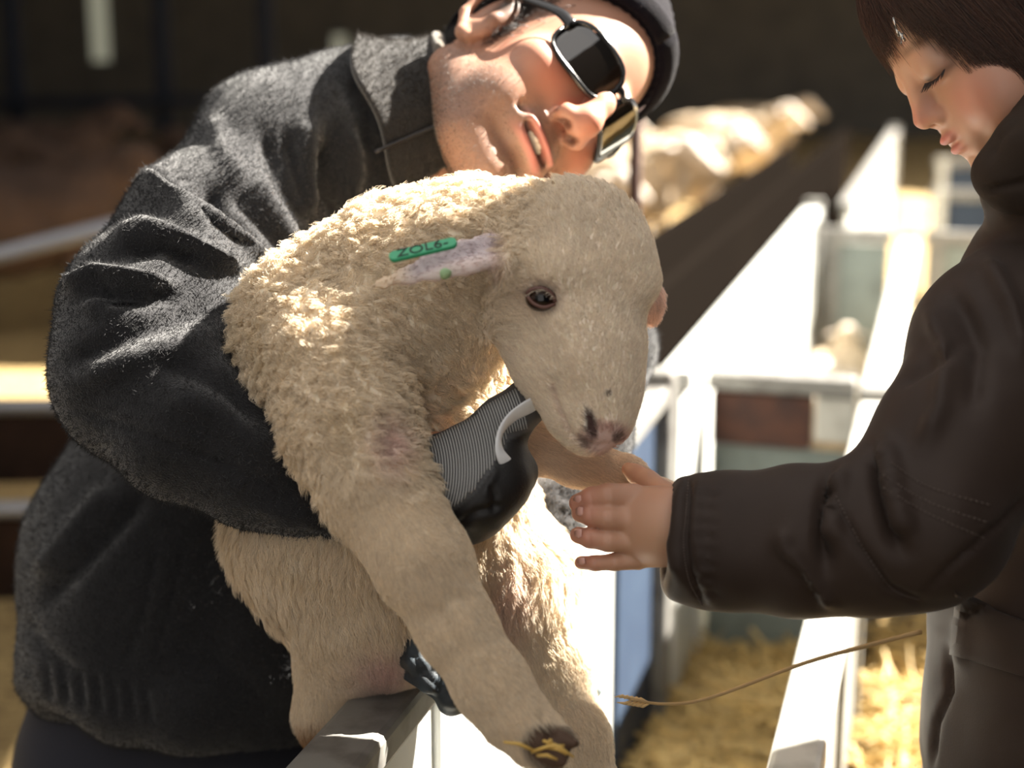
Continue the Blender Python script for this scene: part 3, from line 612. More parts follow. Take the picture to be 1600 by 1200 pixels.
# ------------------------------------------------------------------ the man
M_skin = mat('skin_man', attr=True, rough=.48, sss=.22, bump=(900, .12, .0006), spec=.4)
def fleece_mat(name, col, sheen=.35):
    m = mat(name, col, .95, bump=(650, .6, .002), sheen=sheen, spec=.1); return m
def build_man():
    root = tag(empty('person', W(300, 1150, 1.42)*np.array([1, 1, 0])), 'man in dark grey fleece jacket, beanie and sunglasses bending over the lamb', 'person'); inv = -np.array(root.location)
    # ---- head in its own frame: x his right, y forward, z up
    Fv = np.array([.575, -.755, -.297]); Fv /= np.linalg.norm(Fv); U = np.array([.76, .31, .57]); U -= Fv*(U@Fv); U /= np.linalg.norm(U); Rt = np.cross(Fv, U); O = C(822, 136, 1.37)
    MH = np.stack([Rt, Fv, U], 1)
    def hl(V): return np.asarray(V) @ MH.T + O
    f = Field((-.11, -.19, -.24), (.11, .15, .16), .0019)
    f.ell((0, -.012, .045), (.072, .098, .094), 0)
    f.ell((0, .030, -.030), (.061, .062, .085), .03)
    f.chain([((-.055, .0, -.062), .020), ((-.030, .060, -.103), .016), ((0, .078, -.110), .017), ((.030, .060, -.103), .016), ((.055, .0, -.062), .020)], .025)
    f.ell((0, .080, -.106), (.018, .014, .014), .012)
    for s in (-1, 1):
        f.ell((s*.043, .066, -.020), (.023, .020, .020), .02); f.ell((s*.040, .062, -.062), (.022, .022, .026), .02)
        f.ell((s*.033, .101, .012), (.017, .014, .012), .010, 'sub'); f.ell((s*.032, .079, .011), (.0145, .0145, .0125), .004)
        f.cone((s*.016, .092, .031), (s*.046, .082, .034), .0095, .008, .012)
        f.ell((s*.0135, .104, -.033), (.0088, .0115, .0088), .006)
    f.chain([((0, .094, .024), .0085), ((0, .105, .003), .0095), ((0, .114, -.022), .0112), ((0, .112, -.029), .0105)], .010)
    for s in (-1, 1): f.ell((s*.0082, .1085, -.0415), (.0042, .0072, .0055), .003, 'sub')
    f.ell((0, .087, -.063), (.032, .012, .020), .014)                                  # muzzle of the lips
    f.ell((0, .0985, -.0590), (.026, .0048, .0034), .004); f.ell((.0, .0958, -.0730), (.023, .0050, .0042), .004)
    f.ell((0, .106, -.0655), (.0275, .018, .0036), .003, 'sub'); f.chain([((-.033, .086, -.061), .0022), ((0, .100, -.066), .0022), ((.033, .086, -.061), .0022)], .004, 'sub')
    f.ell((0, .103, -.086), (.016, .006, .006), .008, 'sub')
    for s in (-1, 1): f.chain([((s*.020, .099, -.033), .0022), ((s*.034, .090, -.058), .0026)], .007, 'sub')     # smile folds
    # ears
    for s in (-1, 1):
        e_ = lambda x_, y_, z_: (s*(x_-.003), y_+.014, z_-.016)
        f.ell(e_(.077, -.010, .006), (.010, .019, .031), .008); f.chain([(e_(.088, -.002, .026), .0042), (e_(.092, -.020, .034), .0046), (e_(.093, -.031, .018), .0046), (e_(.088, -.028, -.006), .0044), (e_(.081, -.014, -.023), .0055), (e_(.079, -.006, -.024), .005)], .004)
        f.ell(e_(.092, -.010, .006), (.009, .011, .017), .004, 'sub'); f.ell(e_(.083, .003, .002), (.004, .004, .006), .004)
    f.chain([((0, -.032, -.035), .056), ((0, -.055, -.075), .050), ((0, -.070, -.098), .046)], .03)
    V, Fc = f.mesh(2)
    n = len(V); x, y, z = V.T
    col = np.tile(np.array([.43, .225, .15]), (n, 1))
    red = np.exp(-(((np.abs(x)-.042)/.022)**2+((z+.02)/.022)**2))*(y > .03)+np.exp(-((x/.016)**2+((z+.02)/.024)**2))*(y > .09); col = mixc(col, (.46, .155, .105), np.clip(red*.65, 0, 1))
    beard = sm(z, -.036, -.058)*sm(y, -.02, .02)*sm(z, -.155, -.12); tash = np.exp(-((x/.028)**2+((z+.047)/.008)**2))*(y > .085)
    beard = np.clip(np.maximum(beard*(1-np.exp(-(((np.abs(x)-.043)/.018)**2+((z+.045)/.016)**2))*.8), tash), 0, 1)
    burn = sm(np.abs(x), .055, .066)*np.exp(-((y-.014)/.014)**2)*sm(z, -.035, .0)
    col = mixc(col, (.22, .135, .10), beard*.72); col = mixc(col, (.02, .016, .014), np.clip(burn, 0, 1)*.9)
    lip = np.clip(np.exp(-((x/.028)**4+((z+.0588)/.0038)**4))+np.exp(-((x/.025)**4+((z+.0732)/.0045)**4)), 0, 1)*(y > .088); col = mixc(col, (.47, .17, .145), lip*.85)
    col = mixc(col, (.06, .015, .015), np.clip(np.exp(-((x/.020)**4+((z+.0655)/.0035)**4)), 0, 1)*(y > .07)*(y < .096))
    for s in (-1, 1): col = mixc(col, (.03, .008, .006), np.clip(1.6-np.linalg.norm((V-np.array([s*.0082, .1085, -.041]))/np.array([.005, .008, .005]), axis=1), 0, 1))  # nostril recesses darkened in the colour so they look deeper
    scalp = sm(z - .25*(y < .0)*0, .058, .066)*0+sm(-y, .022, .036)*sm(z, -.075, -.05)*(np.abs(x) < .084); col = mixc(col, (.018, .014, .013), np.clip(scalp, 0, 1)*.9)
    head = (hl(V), Fc, col)
    # wrist of the wrapped arm and a simple torso under the clothes
    g = Field(C(200, 1200, 1.4)-np.array([.12, .06, .12]), C(1000, 150, 1.75)+np.array([.12, .06, .06]), .010)
    g.chain([(O-U*.09-Fv*.07, .040), (C(650, 235, 1.50), .04), (C(620, 300, 1.56), .05), (C(560, 380, 1.58), .07), (C(450, 600, 1.56), .08), (C(310, 880, 1.50), .09), (C(285, 1000, 1.48), .09)], .04)
    g.chain([(C(600, 300, 1.55), .05), (C(470, 235, 1.40), .045), (C(315, 395, 1.29), .045), (C(225, 585, 1.17), .04)], .03)
    Vt, Ft = g.mesh(1); ct = np.tile(np.array([.50, .285, .195]), (len(Vt), 1))
    q = Field(C(480, 780, 1.14)-.07, C(650, 700, 1.10)+.06, .003); q.chain([(C(400, 720, 1.15), .032), (C(540, 785, 1.14), .022), (C(632, 722, 1.125), .021), (C(680, 712, 1.12), .018)], .01); Vq, Fq = q.mesh(1); cq = np.tile(np.array([.52, .27, .17]), (len(Vq), 1))
    Vb, Fb, cb = join([head, (Vt, Ft, ct), (Vq, Fq, cq)])
    raw('body', to_world(Vb)+inv, Fb, M_skin, root, cb)
    # stubble
    mh = mat('man_hair', attr=True, rough=.45)
    d = np.clip(beard, 0, 1)*(lip < .2)+1e-7; N = normals(V, Fc); at = scatter(V, Fc, d, 9000); R, NN = at(V), at(N); g3 = RNG.normal(0, .35, (9000, 3)); dr = NN*.8+np.array([0, .1, -.6])+g3; dr /= np.linalg.norm(dr, axis=1)[:, None]
    S = np.linspace(0, 1, 3); P_ = R[:, None]+dr[:, None]*(RNG.uniform(.0008, .0019, 9000)[:, None]*S[None])[:, :, None]
    cs = np.where(RNG.random(9000)[:, None] < .25, np.array([[.38, .34, .30]]), np.array([[.05, .035, .028]])); hair('stubble', to_world(hl(P_.reshape(-1, 3))).reshape(-1, 3, 3)+inv, cs, mh, root, .00011, .00003)
    d = np.clip(burn+scalp*1.2, 0, 1)*(np.abs(x) < np.where(y > -.055, .0735, .083))+1e-7; at = scatter(V, Fc, d, 14000); R, NN = at(V), at(N); dr = NN*.45+np.array([0, -.35, -.8])+RNG.normal(0, .25, (14000, 3)); dr /= np.linalg.norm(dr, axis=1)[:, None]; S = np.linspace(0, 1, 4)
    P_ = R[:, None]+dr[:, None]*(RNG.uniform(.006, .015, 14000)[:, None]*S[None])[:, :, None]; hair('hair', to_world(hl(P_.reshape(-1, 3))).reshape(-1, 4, 3)+inv, np.tile([.014, .011, .010], (14000, 1))*RNG.uniform(.6, 2, 14000)[:, None], mh, root, .00022, .00005)
    # teeth
    t_ = Field((-.03, .07, -.08), (.03, .11, -.05), .001); t_.ell((0, .070, -.062), (.020, .0275, .0062), 0); Vx, Fx = t_.mesh(2); Vx[:, 1] -= .0012*np.abs(np.cos(Vx[:, 0]*math.pi/.0075))**10
    raw('teeth', to_world(hl(Vx))+inv, Fx, mat('teeth', (.70, .62, .52), .25), root)
    # beanie
    b = Field((-.13, -.16, -.08), (.13, .15, .20), .003); b.ell((0, -.014, .052), (.079, .1015, .102), 0); b.ell((0, -.030, .100), (.066, .078, .070), .03)
    b.half((0, .08, .094), (0, .60, -1), .006); Vh, Fh = b.mesh(1); Nh = normals(Vh, Fh); ang = np.arctan2(Vh[:, 0], Vh[:, 1]+.014)
    Vh = Vh+Nh*(.0011*np.sin(ang*58)+.0018*vnoise(Vh, 40, 5))[:, None]
    hat = raw('beanie', to_world(hl(Vh))+inv, Fh, fleece_mat('beanie_knit', (.007, .006, .009), .06), root); hat['label'] = 'dark knitted beanie'
    cuff = []
    for a in np.linspace(0, 2*math.pi, 49):
        px_, py_ = .0835*math.sin(a), -.014+.1045*math.cos(a); kz = .094+.60*(py_-.08)+.006; sh_ = math.sqrt(max(.05, 1-((kz-.052)/.102)**2)); cuff.append((px_*sh_*1.02, -.014+(py_+.014)*sh_*1.02, kz))
    v, fc = tube(to_world(hl(np.array(cuff)))+inv, .0036, 8, .012, up=RX@U); raw('cuff', v, fc, fleece_mat('beanie_cuff', (.006, .005, .008), .06), hat)
    # sunglasses
    gl = empty('sunglasses'); gl.parent = root; gl['label'] = 'black sunglasses with dark lenses'
    m_fr = mat('glasses_frame', (.008, .008, .009), .18); m_ln = mat('glasses_lens', (.006, .0045, .0035), .03, coat=1, spec=1.0)
    for s in (-1, 1):
        ring = []
        for t in np.linspace(0, 2*math.pi, 41):
            ct_, st_ = math.cos(t), math.sin(t); ex = .0285*abs(ct_)**.62*np.sign(ct_); ez = .0215*abs(st_)**.68*np.sign(st_)*(1-.10*(-ct_*s))
            xx = s*.0335+ex; ring.append((xx, .1095-9.5*xx*xx*1.0-.10*abs(ez)*0-.0 -.10*(-ez)*.6, .0125+ez-.004*(abs(xx)-.033)/.03*0))
        ring = np.array(ring); v, fc = tube(to_world(hl(ring))+inv, .0019, 8, .0026); raw('rim', v, fc, m_fr, gl)
        Vl, Fl = [], []; cen = ring[:-1].mean(0)+np.array([0, .0022, 0]); rings = 6; m_ = 40
        for k in range(rings+1):
            q_ = max(.04, k/rings); pr = ring[:-1].mean(0)*(1-q_)+ring[:-1]*q_; pr[:, 1] = .1095-9.5*pr[:, 0]**2+.06*(pr[:, 2]-.0125)+.0008; Vl += list(pr)
        for k in range(rings):
            for j in range(m_): Fl.append((k*m_+j, k*m_+(j+1) % m_, (k+1)*m_+(j+1) % m_, (k+1)*m_+j))
        Fl.append(tuple(range(m_))[::-1])
        ln = raw('lens', to_world(hl(np.array(Vl)))+inv, [f_[::-1] for f_ in Fl] if s < 0 else Fl, m_ln, gl); md = ln.modifiers.new('solidify', 'SOLIDIFY'); md.thickness = .0016
        tp = spline([(s*.0615, .076, .020), (s*.072, .060, .021), (s*.079, .02, .020), (s*.083, -.012, .019), (s*.083, -.03, .006)], 6); v, fc = tube(to_world(hl(tp))+inv, np.linspace(.0022, .0016, len(tp)), 8, np.linspace(.0058, .0028, len(tp)), up=RX@U); raw('temple', v, fc, m_fr, gl)
    v, fc = tube(to_world(hl(spline([(-.008, .1085, .020), (0, .111, .022), (.008, .1085, .020)], 5)))+inv, .0023, 8, .0036); raw('bridge', v, fc, m_fr, gl)
    # ---- fleece jacket
    f = Field(C(-60, 1300, 1.10)*np.array([1, 0, 1])+np.array([-.06, .98, 0]), np.array([.20, 1.78, .32]), .0044)
    def c(px, py, d, r): return (C(px, py, d), r*d/F)
    f.chain([c(680, 200, 1.52, 90), c(600, 330, 1.54, 180), c(450, 600, 1.54, 225), c(300, 880, 1.47, 240), c(270, 1030, 1.45, 235)], .05)
    f.chain([c(630, 180, 1.44, 90), c(545, 205, 1.42, 112), c(440, 245, 1.37, 128), c(320, 390, 1.28, 132), c(245, 500, 1.20, 138), c(222, 585, 1.165, 134)], .03)
    f.chain([c(222, 585, 1.165, 130), c(300, 660, 1.14, 118), c(400, 725, 1.135, 92), c(480, 770, 1.135, 66), c(545, 792, 1.135, 50)], .02)
    f.chain([c(700, 260, 1.52, 100), c(850, 420, 1.52, 80), c(935, 505, 1.47, 66), c(960, 548, 1.42, 60), c(925, 680, 1.36, 58), c(858, 800, 1.29, 42), c(845, 860, 1.27, 44)], .02)
    f.chain([c(628, 175, 1.42, 100), c(600, 250, 1.435, 125), c(590, 400, 1.45, 130)], .03)
    f.chain([c(640, 160, 1.42, 80), c(585, 215, 1.41, 100)], .03); f.chain([c(720, 340, 1.52, 130), c(830, 480, 1.50, 118)], .03)  # second chain: hidden chest mass added to keep sun off the lower torso
    f.chain([c(450, 790, 1.43, 130), c(468, 920, 1.39, 118), c(445, 1030, 1.37, 95)], .04)
    f.half(C(270, 1065, 1.45), (-.05, .1, -1), .02)
    f.chain([c(40, 985, 1.45, 40), c(110, 1070, 1.41, 50), c(200, 1100, 1.35, 52), c(300, 1115, 1.33, 52), c(430, 1140, 1.37, 48), c(520, 1150, 1.43, 40)], .03)         # gathered hem
    V, Fc = f.mesh(2); N = normals(V, Fc); P = pix(V)
    V = V+N*((vnoise(V, 13, 31)*.004+vnoise(V*np.array([1, 1, .6]), 30, 32)*.0022)*sm(P[:, 1], 1100, 1000))[:, None]
    f2 = None
    V = stroke(V, Fc, [([(225, 270), (270, 325), (335, 372), (420, 425)], 17, .022), ([(320, 285), (345, 335), (400, 385)], 20, -.016), ([(170, 385), (225, 362), (300, 385), (380, 415)], 14, .015), ([(195, 395), (250, 385), (310, 410)], 11, -.010),
                       ([(100, 460), (160, 432), (215, 440), (270, 450)], 13, .016), ([(150, 470), (230, 468), (290, 455)], 13, -.010), ([(128, 480), (180, 482), (240, 472)], 10, .008),
                       ([(512, 215), (508, 280), (520, 345)], 15, -.022), ([(480, 180), (478, 260), (490, 340)], 18, .009), ([(548, 200), (552, 270), (535, 330)], 16, .012),
                       ([(410, 205), (440, 290), (480, 355)], 14, -.009), ([(445, 210), (462, 270), (478, 320)], 10, -.006), ([(360, 300), (420, 360), (460, 400)], 16, -.008), ([(395, 270), (440, 340), (465, 385)], 15, .007),
                       ([(330, 180), (350, 230), (385, 290)], 16, .006), ([(545, 120), (572, 180), (580, 240)], 18, -.006), ([(590, 110), (600, 170), (598, 230)], 18, .008),
                       ([(100, 570), (210, 520), (330, 480)], 16, -.007), ([(110, 600), (220, 560), (340, 520), (370, 500)], 18, .007), ([(240, 560), (320, 590), (400, 660)], 18, -.006), ([(120, 640), (230, 680), (340, 720), (460, 780)], 6, -.0025), ([(260, 620), (340, 640), (430, 720)], 22, .006),
                       ([(390, 790), (470, 800), (540, 820)], 12, .005), ([(420, 815), (480, 818), (550, 838)], 9, .005), ([(480, 740), (510, 790), (500, 835)], 9, -.005), ([(520, 760), (535, 800), (530, 840)], 8, -.005), ([(550, 770), (556, 810), (548, 842)], 7, .004),
                       ([(245, 850), (225, 950), (195, 1040)], 5, -.003), ([(290, 840), (262, 950), (240, 1045)], 4, -.003), ([(60, 900), (120, 830), (180, 760)], 20, .012), ([(60, 950), (150, 860), (230, 770)], 14, -.008), ([(30, 960), (60, 1010), (120, 1060)], 12, -.006)]
               + [([(70+i*26, 1035+i*6), (78+i*26, 1095+i*6)], 6, -.004) for i in range(7)] + [([(870, 770+i*26), (905, 780+i*26)], 8, -.004) for i in range(4)])
    mj = fleece_mat('fleece_jacket', (.018, .018, .020))
    jk = raw('jacket', to_world(V)+inv, Fc, mj, root); jk['label'] = 'dark grey fleece jacket'
    # pile of the fleece
    N = normals(V, Fc); nf = 170000; vis = ((N*(V/np.linalg.norm(V, axis=1)[:, None])).sum(1) < .25)*1.0+1e-6; at = scatter(V, Fc, vis, nf); R, NN = at(V), at(N)
    dr = NN*.7+RNG.normal(0, .6, (nf, 3)); dr /= np.linalg.norm(dr, axis=1)[:, None]; bd_ = RNG.normal(0, .5, (nf, 3)); S = np.linspace(0, 1, 4); lf_ = RNG.uniform(.0014, .0034, nf)
    P_ = (R-NN*.0003)[:, None]+dr[:, None]*(lf_[:, None]*S[None])[:, :, None]+bd_[:, None]*(lf_[:, None]*(S**2)[None])[:, :, None]
    pl = vnoise(R, 420, 5)[:, None]*.5+1; hair('fleece_pile', to_world(P_.reshape(-1, 3)).reshape(nf, 4, 3)+inv, np.array([[.058, .058, .060]])*pl, mat('fleece_pile', attr=True, rough=.9, spec=.1, trans=.15), jk, .00022, .00005)
    # collar
    S4 = np.linspace(0, 1, 4)
    A_ = -.87*U-.5*Fv; A_ /= np.linalg.norm(A_); Bf = np.cross(Rt, A_); Bf = Bf if Bf@Fv > 0 else -Bf; cc_ = O-.032*Fv-.050*U
    def ring_(phi, s_, flare=1.0):
        ph_ = math.radians(phi); rr = (1+.30*s_*s_)*flare; return cc_+A_*(.060*s_)+Rt*(.066*rr*math.cos(ph_))+Bf*(.074*rr*math.sin(ph_))
    phs = np.linspace(-205, 96, 64); rows = 10; Vc = [ring_(p, k/rows*1.15)+A_*(.004*math.sin(p*.09)) for k in range(rows+1) for p in phs]; Ts = np.array([ring_(p, -.02) for p in phs])
    m_ = len(phs); Fcc = [(k*m_+j, (k+1)*m_+j, (k+1)*m_+j+1, k*m_+j+1) for k in range(rows) for j in range(m_-1)]
    mc = fleece_mat('fleece_collar', (.020, .018, .017)); co = raw('collar', to_world(np.array(Vc))+inv, Fcc, mc, jk); sd = co.modifiers.new('solidify', 'SOLIDIFY'); sd.thickness = .008; sd.offset = 0; bv = co.modifiers.new('bevel', 'BEVEL'); bv.width = .003; bv.segments = 3
    Vk = np.array(Vc); Fk = np.array(Fcc); Nk = normals(Vk, Fk); Nk *= np.sign(((Vk-cc_)*Nk).sum(1))[:, None]; nk = 16000; at = scatter(Vk, Fk, np.ones(len(Vk)), nk); R, NN = at(Vk), at(Nk); dr = NN*.7+RNG.normal(0, .6, (nk, 3)); dr /= np.linalg.norm(dr, axis=1)[:, None]; bd_ = RNG.normal(0, .5, (nk, 3)); lf_ = RNG.uniform(.0014, .0034, nk)
    P_ = (R+NN*.0036)[:, None]+dr[:, None]*(lf_[:, None]*S4[None])[:, :, None]+bd_[:, None]*(lf_[:, None]*(S4**2)[None])[:, :, None]; hair('collar_pile', to_world(P_.reshape(-1, 3)).reshape(nk, 4, 3)+inv, np.tile([.045, .040, .036], (nk, 1))*RNG.uniform(.6, 1.4, nk)[:, None], bpy.data.materials['fleece_pile'], jk, .00022, .00005)
    v, fc = tube(to_world(Ts)+inv, .0068, 10); raw('collar_binding', v, fc, fleece_mat('collar_binding', (.10, .08, .06)), jk)
    zp = np.array([ring_(66, q_, 1.10) for q_ in np.linspace(.1, 1.25, 14)])
    v, fc = tube(to_world(zp)+inv, .0016, 6); zz = raw('zip', v, fc, mat('zip_tape', (.02, .018, .018), .5), jk)
    # trousers down to the straw
    g = Field(C(60, 1300, 1.3)*np.array([1, 0, 1])+np.array([-.2, 1.1, -.35]), C(600, 1000, 1.7)+np.array([.05, .1, 0]), .009)
    g.chain([c(280, 1060, 1.47, 205), c(285, 1220, 1.48, 190)], .04); kn = lambda p: to_view(np.array([p]))[0]
    for s in (-1, 1): g.chain([(C(285+s*90, 1200, 1.48), .105), (kn((-.35+s*.10, 1.30, .10)), .075), (kn((-.35+s*.10, 1.55, .06)), .06)], .04)
    Vp, Fp = g.mesh(1); Np = normals(Vp, Fp); Vp = Vp+Np*(vnoise(Vp, 12, 8)*.006)[:, None]; raw('trousers', to_world(Vp)+inv, Fp, mat('dark_trousers', (.018, .02, .032), .9, bump=(300, .3, .001)), root)
    # ---- gloves
    gm = mat('glove', attr=True, rough=.6, bump=(700, .3, .0008))
    g = Field(C(600, 880, 1.15)-np.array([.02, .14, .02]), C(880, 560, 1.15)+np.array([.02, .06, .02]), .002)
    g.chain([c(655, 750, 1.11, 58), c(708, 750, 1.092, 72), c(752, 732, 1.082, 66)], .012)
    g.chain([c(748, 700, 1.086, 46), c(788, 660, 1.082, 38), c(828, 624, 1.092, 30), c(846, 622, 1.125, 26)], .012)
    g.chain([c(700, 768, 1.085, 62), c(745, 772, 1.072, 60), c(778, 750, 1.074, 48), c(800, 745, 1.092, 34)], .012)
    g.chain([c(692, 786, 1.085, 48), c(728, 808, 1.08, 38), c(752, 804, 1.088, 34)], .01)
    g.cone(C(790, 712, 1.078), C(812, 735, 1.09), .014, .012, .008)
    Vg, Fg_ = g.mesh(2); Vg = stroke(Vg, Fg_, [([(700, 830), (745, 800), (790, 790)], 6, -.0025), ([(755, 780), (770, 740), (775, 705)], 7, .002), ([(770, 800), (775, 775), (765, 755)], 5, -.002), ([(690, 815), (740, 772), (778, 722), (790, 690)], 5, -.0015)])
    Pg = pix(Vg); bd, pos = seg_dist(Pg, [(600, 900), (690, 815), (740, 772), (778, 722), (795, 685), (900, 700)])
    sgn = np.interp(Pg[:, 0], [600, 690, 740, 778, 795, 900], [880, 815, 772, 722, 688, 640]); blk = sm(Pg[:, 1]-sgn, -3, 3)
    # knit: light yarn loops in curved rows over dark ground
    r_ = np.hypot(Pg[:, 0]-560, Pg[:, 1]-700); knit = sm(Pg[:, 0], 760, 690); 
    cg = np.tile(np.array([.062, .062, .064]), (len(Vg), 1)); cg = mixc(cg, (.006, .005, .005), blk)
    glv = raw('glove', to_world(Vg)+inv, Fg_, gm, root, cg); glv['label'] = 'grey knit glove with black coated palm'
    # yarn rows as real cord on the back of the hand
    from mathutils.bvhtree import BVHTree
    bvh = BVHTree.FromPolygons([tuple(v) for v in Vg], [tuple(map(int, q)) for q in Fg_]); ym = mat('yarn', (.34, .34, .33), .8); rows = []
    for i in range(44):
        R_ = 70+i*4.3; pl = []
        for a in np.linspace(-1.15, 1.05, 70):
            px_, py_ = 575+R_*math.cos(a)*1.0, 735+R_*math.sin(a)*1.15
            dr = Vector(C(px_, py_, 1.0)).normalized(); hit = bvh.ray_cast(Vector((0, 0, 0)), dr)
            lim = np.interp(px_, [600, 690, 740, 778, 795, 900], [880, 815, 772, 722, 688, 640])
            if hit[0] is not None and py_ < lim-4 and hit[1].dot(dr) < -.15: pl.append(np.array(hit[0])-np.array(dr)*.0004)
            elif len(pl) > 2: rows.append(pl); pl = []
            else: pl = []
        if len(pl) > 2: rows.append(pl)
    Vy, Fy, n0 = [], [], 0
    for pl in rows:
        v, fc = tube(to_world(np.array(pl))+inv, .00055, 5); Vy += list(v); Fy += [tuple(i+n0 for i in q) for q in fc]; n0 += len(v)
    yo = raw('knit_rows', np.array(Vy), Fy, ym, glv); yo['kind'] = 'stuff'
    band = spline([C(864, 626, 1.100), C(848, 628, 1.080), C(820, 640, 1.066), C(795, 656, 1.058), C(781, 678, 1.052), C(780, 702, 1.050), C(790, 722, 1.054), C(812, 738, 1.07)], 8)
    v, fc = tube(to_world(band)+inv, np.interp(np.linspace(0, 1, len(band)), [0, .3, .6, 1], [.010, .009, .004, .005]), 10, .0016, up=RX@np.array([.75, -.45, -.5])); raw('band', v, fc, mat('glove_band', (.78, .80, .82), .6), glv)
    # the other glove under the lamb's hind legs
    g = Field(C(560, 1180, 1.2)-np.array([.02, .12, .02]), C(980, 940, 1.25)+np.array([.02, .08, .02]), .0025)
    g.chain([c(850, 880, 1.27, 48), c(825, 980, 1.25, 58), c(790, 1040, 1.225, 66), c(740, 1045, 1.21, 60)], .015)
    for i, (y_, x_, d_) in enumerate(((1012, 618, 1.155), (1040, 618, 1.150), (1068, 636, 1.15), (1092, 672, 1.155))): g.chain([c(770, 1030+i*16, 1.215, 28), c(705, y_+4, 1.17, 22), c(x_+34, y_-4, d_, 19), c(x_, y_-22, d_+.03, 16)], .003)
    g.chain([c(815, 1050, 1.25, 36), c(885, 1080, 1.245, 26), c(922, 1071, 1.225, 22)], .008)
    Vg, Fg_ = g.mesh(2); Pg = pix(Vg); Vg = stroke(Vg, Fg_, [([(640, 1010), (660, 1050), (700, 1085)], 5, -.002), ([(680, 1000), (690, 1040), (730, 1070)], 5, -.002)])
    cg = np.tile(np.array([.035, .048, .060]), (len(Vg), 1)); cg = mixc(cg, (.30, .38, .42), sm(Pg[:, 0], 880, 905)); cg = mixc(cg, (.016, .017, .02), sm(vnoise(Vg, 60, 3), 0, .3)*.5)
    g2_ = raw('glove', to_world(Vg)+inv, Fg_, gm, root, cg); g2_['label'] = 'blue-black work glove under the lamb'
build_man()
